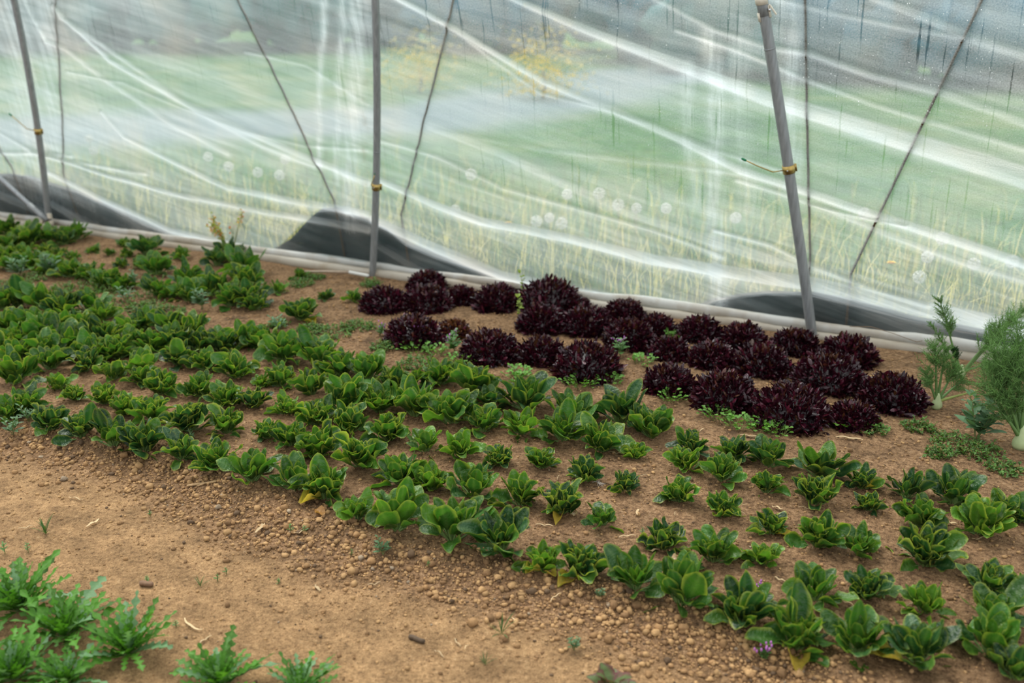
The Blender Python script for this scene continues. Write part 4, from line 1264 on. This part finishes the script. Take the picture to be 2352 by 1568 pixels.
def build_weeds():
    seed = 7000
    gname = {'chick': 'chickweed mats', 'clay': 'purslane among the lettuces', 'nettle': 'dead nettles', 'goose': 'goosefoot seedlings', 'seed': 'tiny seedlings on the path', 'grass': 'grass tufts on the path', 'tall': None, 'vine': 'climbing weeds'}
    for kind, pat, pl in WEEDS:
        for (x, y, w, where) in pl:
            seed += 1
            if kind == 'clay': y += 13; w *= 1.2
            if kind == 'chick' and x > 1900: w *= 1.25
            P, t = soil_at(x, y)
            small_weed(kind, P, w * t / F_PX, RND(seed), pat.format(where).replace('’s', ''), gname[kind])
    for i, (x, y, w, lab) in enumerate([(45, 1400, 150, 'lobed rocket plant at the left edge, topmost of the lower left plants'), (150, 1462, 150, 'lobed rocket plant, middle of the three lower left plants'), (298, 1500, 150, 'lobed rocket plant right of the lower left group'),
                                        (30, 1560, 140, 'lobed rocket plant in the bottom left corner'), (505, 1575, 130, 'lobed rocket plant at the bottom edge, left of two there'), (690, 1590, 110, 'lobed rocket plant at the bottom edge, right of two there'), (150, 1570, 110, 'lobed rocket plant at the bottom below the left group')]):
        P, t = soil_at(x, y)
        rocket(P, w * t / F_PX * 1.05, RND(7700 + i), lab)
    # reddish nettle at the bottom edge
    P, t = soil_at(1405, 1590)
    th = thing('reddish_weed', P, 'blurred reddish green toothed weed at the bottom edge', 'weed')
    rng = RND(99); A = Acc()
    for k in range(9):
        lob = lambda s: 0.85 + 0.3 * np.abs(np.sin(s * 16))
        v, f, T, U = leaf(0.07, 0.026, rng.uniform(0.4, 1.2), 0.4, k * 0.7, 0.2, 0.1, rng, 0.15, 14, 7, (0, 0, 0.004 * k), 0, 0.7, lob)
        m = smooth(0.3, 1, np.abs(U))[:, None]
        A.add(v, f, np.array((0.10, 0.15, 0.05)) * (1 - m) + np.array((0.16, 0.05, 0.06)) * m)
    A.build('foliage', M['weed'], th)


# ------------------------------------------------------------------ things on the soil
def build_litter():
    rng = RND(31)
    iv1, f1 = ico(1); iv2, f2 = ico(2)
    A = Acc()
    n_small = 38000
    tans = [np.array((0.40, 0.25, 0.115)), np.array((0.31, 0.185, 0.085)), np.array((0.22, 0.13, 0.062)), np.array((0.13, 0.085, 0.05)), np.array((0.32, 0.25, 0.17))]
    big = []
    k = 0
    while k < n_small:
        # pick a picture-wide patch of soil, denser along the bed edge
        if rng.rand() < 0.20:
            j = rng.randint(1, len(EDGE) - 2); a, b = EDGE[j], EDGE[j + 1]
            p = a + (b - a) * rng.rand() + rng.normal(0, 0.085, 2)
            edge = True
        else:
            s = rng.uniform(-0.8, 7.0); q = rng.uniform(0.1, 4.1)
            p = BASE[:2] + s * DIR[:2] + q * NIN[:2]; edge = False
        d = p[1]
        if d < 1.9: continue
        e = float(edge_dist(p[0], p[1]))
        if e > 0.35 and rng.rand() < 0.15: continue
        r = rng.gamma(1.7, 0.0012) + 0.0013
        if edge and rng.rand() < 0.12: r = rng.uniform(0.005, 0.011)
        if e > 0.3: r *= 0.8
        z = float(soil_h(p[0], p[1]))
        col = tans[rng.choice(5, p=[0.40, 0.36, 0.17, 0.06, 0.01])] * rng.uniform(0.8, 1.2)
        if edge and r > 0.0075 and len(big) < 110:
            big.append((p, z, r * rng.uniform(1.0, 1.5), col)); continue
        sc = r * rng.uniform(0.7, 1.3, 3); sc[2] *= 0.8
        v = iv1 * (1 + rng.uniform(-0.28, 0.28, (len(iv1), 1))) * sc + np.array([p[0], p[1], z + r * 0.35])
        A.add(v, f1, col); k += 1
    o = A.build('loose_soil_crumbs', M['clod'])
    tag(o, 'loose tan and brown soil crumbs strewn over bed and path', 'soil crumbs', kind='stuff')
    for (p, z, r, col) in big:
        B = Acc()
        nz = 1 + 0.26 * np.sin(iv2[:, :1] * 3.5 + r * 900) * np.sin(iv2[:, 1:2] * 4.2 + r * 500) + 0.12 * np.sin(iv2[:, 2:3] * 6 + r * 700) + rng.uniform(-0.11, 0.11, (len(iv2), 1))
        B.add(iv2 * nz * r * rng.uniform(0.8, 1.2, 3) * np.array([1, 1, 0.85]), f2, col)
        o = B.build('soil_clod', M['clod'])
        o.location = (p[0], p[1], z + r * 0.5)
        tag(o, 'small rounded tan soil clod lying along the path edge of the bed', 'soil clod', 'soil clods along the bed edge')
    # straw bits and withered leaf scraps at their places
    bits = [(1464, 1180, 26, 70), (1550, 1183, 24, 80), (1700, 1160, 30, -20), (1440, 1235, 40, 10), (1500, 1268, 28, 20), (1600, 1325, 40, -30), (1720, 1005, 50, -15), (1700, 1180, 22, -30), (1785, 1170, 26, -40), (1850, 1170, 30, -20), (2075, 1160, 26, -60), (1868, 1262, 20, 40),
            (2180, 1205, 30, -10), (1690, 1240, 22, 70), (1950, 1390, 34, -40), (2090, 1390, 40, 40), (1790, 1335, 26, -40), (1480, 1095, 24, 0), (1410, 1043, 30, -20), (1282, 1100, 24, 70), (1520, 1140, 22, 80), (1360, 1185, 18, 60), (1250, 1210, 40, -10), (640, 985, 24, -50), (660, 1005, 30, 30),
            (220, 945, 26, 60), (555, 905, 30, -20), (175, 1148, 40, -20), (600, 1215, 46, 80), (690, 1225, 30, 40), (1330, 1330, 40, 5), (1275, 1375, 40, 50), (1210, 1310, 30, 20), (440, 1440, 70, -40), (470, 1475, 40, 60), (1420, 960, 40, 10), (730, 1355, 30, -50), (1185, 1430, 36, -50), (1050, 1480, 30, -60), (1070, 1490, 20, 60),
            (215, 1205, 34, 60), (60, 1215, 30, 30), (1880, 1440, 30, -50), (1715, 1490, 40, -40), (2130, 1450, 26, 10), (2250, 1240, 40, 20), (1010, 1505, 36, -50), (860, 1345, 30, 20), (530, 770, 60, -15), (545, 765, 40, 10), (1950, 1010, 60, -18), (1610, 990, 24, 30)]
    for i, (x, y, w, a) in enumerate(bits):
        P, t = soil_at(x, y)
        L = w * t / F_PX; wd = L * rng.uniform(0.05, 0.12) if i % 4 else L * 0.22
        az = math.radians(a)
        u = np.linspace(-0.5, 0.5, 9); cv = rng.uniform(-0.35, 0.35)
        ctr = np.stack([u * L, cv * L * (u * u * 2 - 0.2), 0.004 + 0.006 * np.abs(np.sin(u * 5 + i))], 1)
        B = Acc(); v = []
        for q, c in enumerate(ctr):
            ww = wd * (0.35 + 0.65 * math.sin(math.pi * (q + 0.5) / 9))
            for e in (-1, 0, 1):
                v.append(c + np.array([0, e * ww / 2, 0.25 * ww * e * e]))
        v = np.array(v); v2 = v.copy(); v2[:, 2] -= 0.0012
        B.add(np.vstack([v, v2]), np.vstack([grid_faces(9, 3), grid_faces(9, 3)[:, ::-1] + 27]), np.array((0.56, 0.42, 0.24)) * rng.uniform(0.65, 1.15))
        o = B.build('straw_bit', M['straw']); o.location = tuple(P); o.rotation_euler = (0, 0, az)
        tag(o, 'dry pale curled straw bit lying on the bare soil', 'straw', 'dry straw bits on the soil')
    # sticks
    for x0, y0, x1, y1, r, lab, col in [(322, 1345, 352, 1347, 0.0085, 'short thick brown stick on the path at left', (0.2, 0.12, 0.07)), (940, 1466, 975, 1478, 0.007, 'dark brown stick on the path near the bottom centre', (0.09, 0.06, 0.035)),
                                        (430, 1118, 497, 1108, 0.0045, 'pale forked twig on the bed edge left of the front-row spinach', (0.42, 0.28, 0.14)), (1902, 1010, 1912, 1026, 0.004, 'thin brown twig before the right lettuces', (0.13, 0.085, 0.05))]:
        a = soil_at(x0, y0)[0]; b = soil_at(x1, y1)[0]
        th = thing('twig', a + np.array([0, 0, r]), lab, 'twig')
        u = np.linspace(0, 1, 7)[:, None]
        pts = (b - a) * u + 0.0012 * np.sin(u * 7) * np.array([0.3, 1, 0.2])
        tv, tf = tube_arrays(pts, r * np.array([0.85, 1, 0.95, 1, 0.9, 0.95, 0.75]), 9)
        B = Acc(); B.add(tv, np.array([list(q) + [q[-1]] * (4 - len(q)) for q in tf])[:, :4], np.array(col)) if False else None
        mesh('shaft', tv, tf, mat_plain('twig_bark', col, 0.9, 0, 0.5, 80, 0.4), th)
        if 'forked' in lab:
            tv, tf = tube_arrays(np.array([pts[4], pts[4] + np.array([-0.025, -0.03, 0.004])]), [r * 0.7, r * 0.4], 7)
            mesh('fork', tv, tf, mat_plain('twig_bark', col, 0.9, 0, 0.5, 80, 0.4), th)
    # white root tangle
    P, t = soil_at(1375, 1112)
    B = Acc()
    for i in range(14):
        az = rng.uniform(0, 6.28); L = rng.uniform(0.012, 0.028)
        p = np.array([[0, 0, 0.004], [math.cos(az) * L * 0.5, math.sin(az) * L * 0.5, 0.008], [math.cos(az + 0.3) * L, math.sin(az + 0.3) * L, 0.003]])
        tv, tf = tube_arrays(p, [0.0011, 0.0009, 0.0005], 5, False); B.add(tv, tf, np.array((0.62, 0.55, 0.48)))
    o = B.build('root_tangle', M['straw']); o.location = tuple(P); tag(o, 'small tangle of whitish dry roots between two third-row spinach', 'roots')
    # broad withered leaves
    for (x, y, w, lab, col) in [(1545, 1298, 44, 'large pale withered leaf behind a front-row spinach', (0.52, 0.37, 0.22)), (733, 1180, 34, 'crumpled orange dead leaf at the front edge of the bed', (0.50, 0.27, 0.09)), (1318, 1185, 24, 'pale withered leaf beside a yellowing spinach', (0.55, 0.42, 0.24)), (1758, 1460, 34, 'orange dead leaf hanging at a front-row spinach', (0.50, 0.26, 0.1)),
                               (1915, 1418, 30, 'oval tan dead leaf between front-row spinach', (0.46, 0.31, 0.17)), (2035, 1500, 34, 'yellow fallen leaf between two large front-row spinach', (0.55, 0.40, 0.13)), (1850, 1515, 24, 'curled brown dead leaf under a front-row spinach', (0.38, 0.2, 0.09))]:
        P, t = soil_at(x, y)
        L = w * t / F_PX
        v, f, T, U = leaf(L, L * 0.4, 1.2, 0.5, rng.uniform(0, 6.28), 0.5, 0.5, rng, 0.05, 11, 7)
        v[:, 2] = np.abs(v[:, 2]); ctr = v.mean(0); v[:, :2] -= ctr[:2]; v[:, 2] -= v[:, 2].min()
        B = Acc(); B.add(v, f, np.array(col))
        o = B.build('dead_leaf', M['spinach']); o.location = tuple(P + np.array([0, 0, 0.002])); tag(o, lab, 'leaf', 'dead leaves on the bed')


# ------------------------------------------------------------------ meadow flowers
def build_flowers():
    rng = RND(404)
    clocks = [(1303, 446), (1376, 444), (1420, 470), (1462, 478), (1232, 508), (1262, 500), (1290, 512), (1530, 478), (1690, 500), (2165, 547), (2130, 590), (2112, 636), (2237, 606), (215, 346), (478, 360), (525, 382), (642, 402), (655, 366), (592, 396), (1082, 400), (1046, 482), (1985, 490), (205, 318), (2325, 600)]
    iv, fi = ico(2)
    order = {i: r for r, i in enumerate(sorted(range(len(clocks)), key=lambda i: clocks[i][0]))}
    for i, (x, y) in enumerate(clocks):
        o_ = rng.uniform(0.16, 0.45)
        s_, h = wall_sz(x, y, out=o_)
        P = wall_xyz(np.array([s_]), np.array([h]), np.array([o_]))[0]
        th = thing('dandelion_clock', (P[0], P[1], -0.02), f'white dandelion clock seen through the film, {ordinal(order[i], len(clocks))}', 'dandelion', 'dandelion clocks in the meadow')
        hd = np.array([0, 0, h + 0.02])
        tube('stem', [(0.02, 0.01, -0.02), (0.008, 0.0, h * 0.5), tuple(hd)], [0.0022, 0.002, 0.0016], mat_plain('dandelion_stem', (0.25, 0.27, 0.12), 0.6) if 'ds' not in M else M['ds'], th, 6)
        A = Acc(); r = rng.uniform(0.028, 0.035)
        A.add(iv * 0.004 + hd, fi, np.array((0.25, 0.18, 0.1)))
        for d in iv:
            d = d + rng.normal(0, 0.07, 3); d /= np.linalg.norm(d)
            sd = np.cross(d, rng.normal(0, 1, 3)); sd /= np.linalg.norm(sd); s2 = np.cross(d, sd)
            p = hd + d * r * 0.72
            w = 0.00025
            A.add(np.array([hd + sd * w, hd - sd * w, p - sd * w, p + sd * w]), np.array([(0, 1, 2), (0, 2, 3)]), np.array((0.8, 0.78, 0.7)))
            for q in range(6):
                a = q * 1.047; tip = hd + d * r + (sd * math.cos(a) + s2 * math.sin(a)) * 0.010
                ww = np.cross(tip - p, d); ww = ww / (np.linalg.norm(ww) + 1e-9) * 0.0011
                A.add(np.array([p + ww, p - ww, tip - ww, tip + ww]), np.array([(0, 1, 2), (0, 2, 3)]), np.array((0.88, 0.87, 0.82)))
        A.build('seed_head', M['fluff'], th)
    for (x, y, lab) in [(2047, 606, 'yellow dandelion flower outside the film at the right'), (1167, 514, 'yellow dandelion flower outside the film in the middle bay')]:
        s_, h = wall_sz(x, y, out=0.17)
        P = wall_xyz(np.array([s_]), np.array([h]), np.array([0.17]))[0]
        th = thing('dandelion_flower', (P[0], P[1], -0.02), lab, 'dandelion')
        tube('stem', [(0.01, 0.01, -0.02), (0, 0.0, h * 0.5), (0, 0, h + 0.015)], [0.0022, 0.002, 0.0018], mat_plain('dandelion_stem', (0.2, 0.27, 0.1), 0.6), th, 6)
        A = Acc()
        for q in range(90):
            az = q * 2.399; k = q / 89.0
            v, f, T, U = leaf(0.030 * (0.5 + 0.5 * k), 0.004, 0.3 + 0.95 * k, 0.1, az, 0.1, 0, rng, 0.0, 4, 3, (0, 0, h + 0.018))
            A.add(v, f, np.array((0.95, 0.66, 0.03)))
        A.build('flower_head', M['petal'], th)
    # tall dry stalks close to the film
    for i, (x0, y0, x1, y1, lab) in enumerate([(2180, 706, 2240, 668, 'bent straw-coloured stalk outside the film, right of the plume fennel'), (2180, 700, 2181, 655, 'short upright reddish stalk outside the film above the fennel plume'), (2140, 662, 2215, 600, 'slanting straw-coloured stalk right of the yellow dandelion'), (1955, 497, 1958, 420, 'upright seed stalk outside the film right of the leaning pole')]):
        a = ground_point(x0, y0, 0.05)[0]; b = depth_point(x1, y1, np.dot(a - CAM, [0, CP, -SP]) - 0.02)
        base = a.copy(); base[2] = -0.02
        th = thing('dry_stalk', base, lab, 'stalk', 'dry stalks outside the film')
        tube('stem', [np.zeros(3), a - base, (a + b) / 2 - base + np.array([0, 0, 0.01]), b - base], [0.003, 0.003, 0.0025, 0.0015], mat_plain('dry_stem', (0.45, 0.33, 0.14), 0.8), th, 6)
    # dead runner lying along the hem
    pts = [soil_at(x, y)[0] for x, y in ((2020, 805), (2080, 812))]
    P0 = []
    for x, y in ((1950, 752), (2000, 753), (2050, 768), (2105, 788), (2118, 785)):
        s, z = wall_sz(x, y, out=-0.02); P0.append(wall_xyz(np.array([s]), np.array([z]), np.array([0.0]))[0])
    P0 = np.array(P0); th = thing('dry_runner', P0[0], 'thin dry brown runner curling along the film hem at the right', 'stem')
    tube('strand', P0 - P0[0], 0.0016, mat_plain('dry_runner_bark', (0.22, 0.15, 0.09), 0.9), th, 5)


def build_drops():
    rng = RND(212)
    A = Acc(); iv, fi = ico(1)
    for i in range(520):
        px = rng.uniform(880, 2352); py = rng.uniform(0, 420) * rng.rand() ** 0.4
        if rng.rand() > 0.25 + 0.75 * (px - 880) / 1470: continue
        s, z = wall_sz(px, py)
        p = wall_xyz(np.array([s]), np.array([z]), np.array([0.022]))[0]
        r = rng.uniform(0.0012, 0.0026)
        A.add(iv * r * np.array([1, 1, 1.2]) + p, fi, np.array((1.0, 1.0, 1.0)))
    k = NT('water_drop')
    g = k.n('ShaderNodeBsdfGlossy', {'Color': (1, 1, 1, 1), 'Roughness': 0.05}).outputs[0]
    tr = k.n('ShaderNodeBsdfTranslucent', {'Color': (0.95, 0.97, 0.97, 1)}).outputs[0]
    tp = k.n('ShaderNodeBsdfTransparent', {}).outputs[0]
    m1 = k.n('ShaderNodeMixShader', {0: 0.5, 1: g, 2: tr}).outputs[0]
    mat = k.end(k.n('ShaderNodeMixShader', {0: 0.8, 1: tp, 2: m1}).outputs[0])
    o = A.build('condensation_drops', mat)
    tag(o, 'fine water drops beading on the inside of the film', 'water drops', kind='stuff')


# ------------------------------------------------------------------ light and camera
def build_light():
    w = bpy.data.worlds.new('overcast'); bpy.context.scene.world = w
    w.use_nodes = True
    t = w.node_tree; t.nodes.clear()
    out = t.nodes.new('ShaderNodeOutputWorld'); bg = t.nodes.new('ShaderNodeBackground')
    co = t.nodes.new('ShaderNodeTexCoord'); sx = t.nodes.new('ShaderNodeSeparateXYZ')
    rp = t.nodes.new('ShaderNodeValToRGB')
    t.links.new(co.outputs['Generated'], sx.inputs[0]); t.links.new(sx.outputs[2], rp.inputs[0])
    e = rp.color_ramp.elements
    e[0].position = 0.0; e[0].color = (0.62, 0.68, 0.74, 1)
    e[1].position = 0.7; e[1].color = (1.0, 1.0, 1.0, 1)
    t.links.new(rp.outputs[0], bg.inputs[0]); bg.inputs[1].default_value = 0.9
    t.links.new(bg.outputs[0], out.inputs[0])
    s = bpy.data.lights.new('sun_through_cloud', 'SUN'); s.energy = 2.0; s.angle = math.radians(38); s.color = (1.0, 0.97, 0.92)
    so = bpy.data.objects.new('sun_through_cloud', s); C.objects.link(so)
    d = Vector((0.35, -0.55, -1.0)); so.rotation_euler = d.to_track_quat('-Z', 'Y').to_euler()
    so.location = (0, 0, 12)


def build_camera():
    cd = bpy.data.cameras.new('camera'); co = bpy.data.objects.new('camera', cd); C.objects.link(co)
    cd.lens = 35; cd.sensor_width = 36; cd.sensor_fit = 'HORIZONTAL'
    co.location = tuple(CAM); co.rotation_euler = (math.pi / 2 - PITCH, 0, 0)
    cd.clip_start = 0.05; cd.clip_end = 600
    cd.dof.use_dof = True; cd.dof.focus_distance = 3.55; cd.dof.aperture_fstop = 1.8
    bpy.context.scene.camera = co


build_camera(); build_light()
build_ground(); build_meadow(); build_hedge()
build_poles(); build_film(); build_covers(); build_ropes(); build_clips(); build_drops()
build_flowers()
build_spinach(); build_lettuce(); build_fennel(); build_weeds(); build_litter()
sc = bpy.context.scene
sc.view_settings.view_transform = 'Standard'; sc.view_settings.look = 'None'
sc.view_settings.exposure = 0.62; sc.view_settings.gamma = 1.0; sc.view_settings.use_curve_mapping = False
sc.cycles.max_bounces = 8; sc.cycles.transparent_max_bounces = 16; sc.cycles.transmission_bounces = 4; sc.cycles.diffuse_bounces = 4; sc.cycles.glossy_bounces = 2
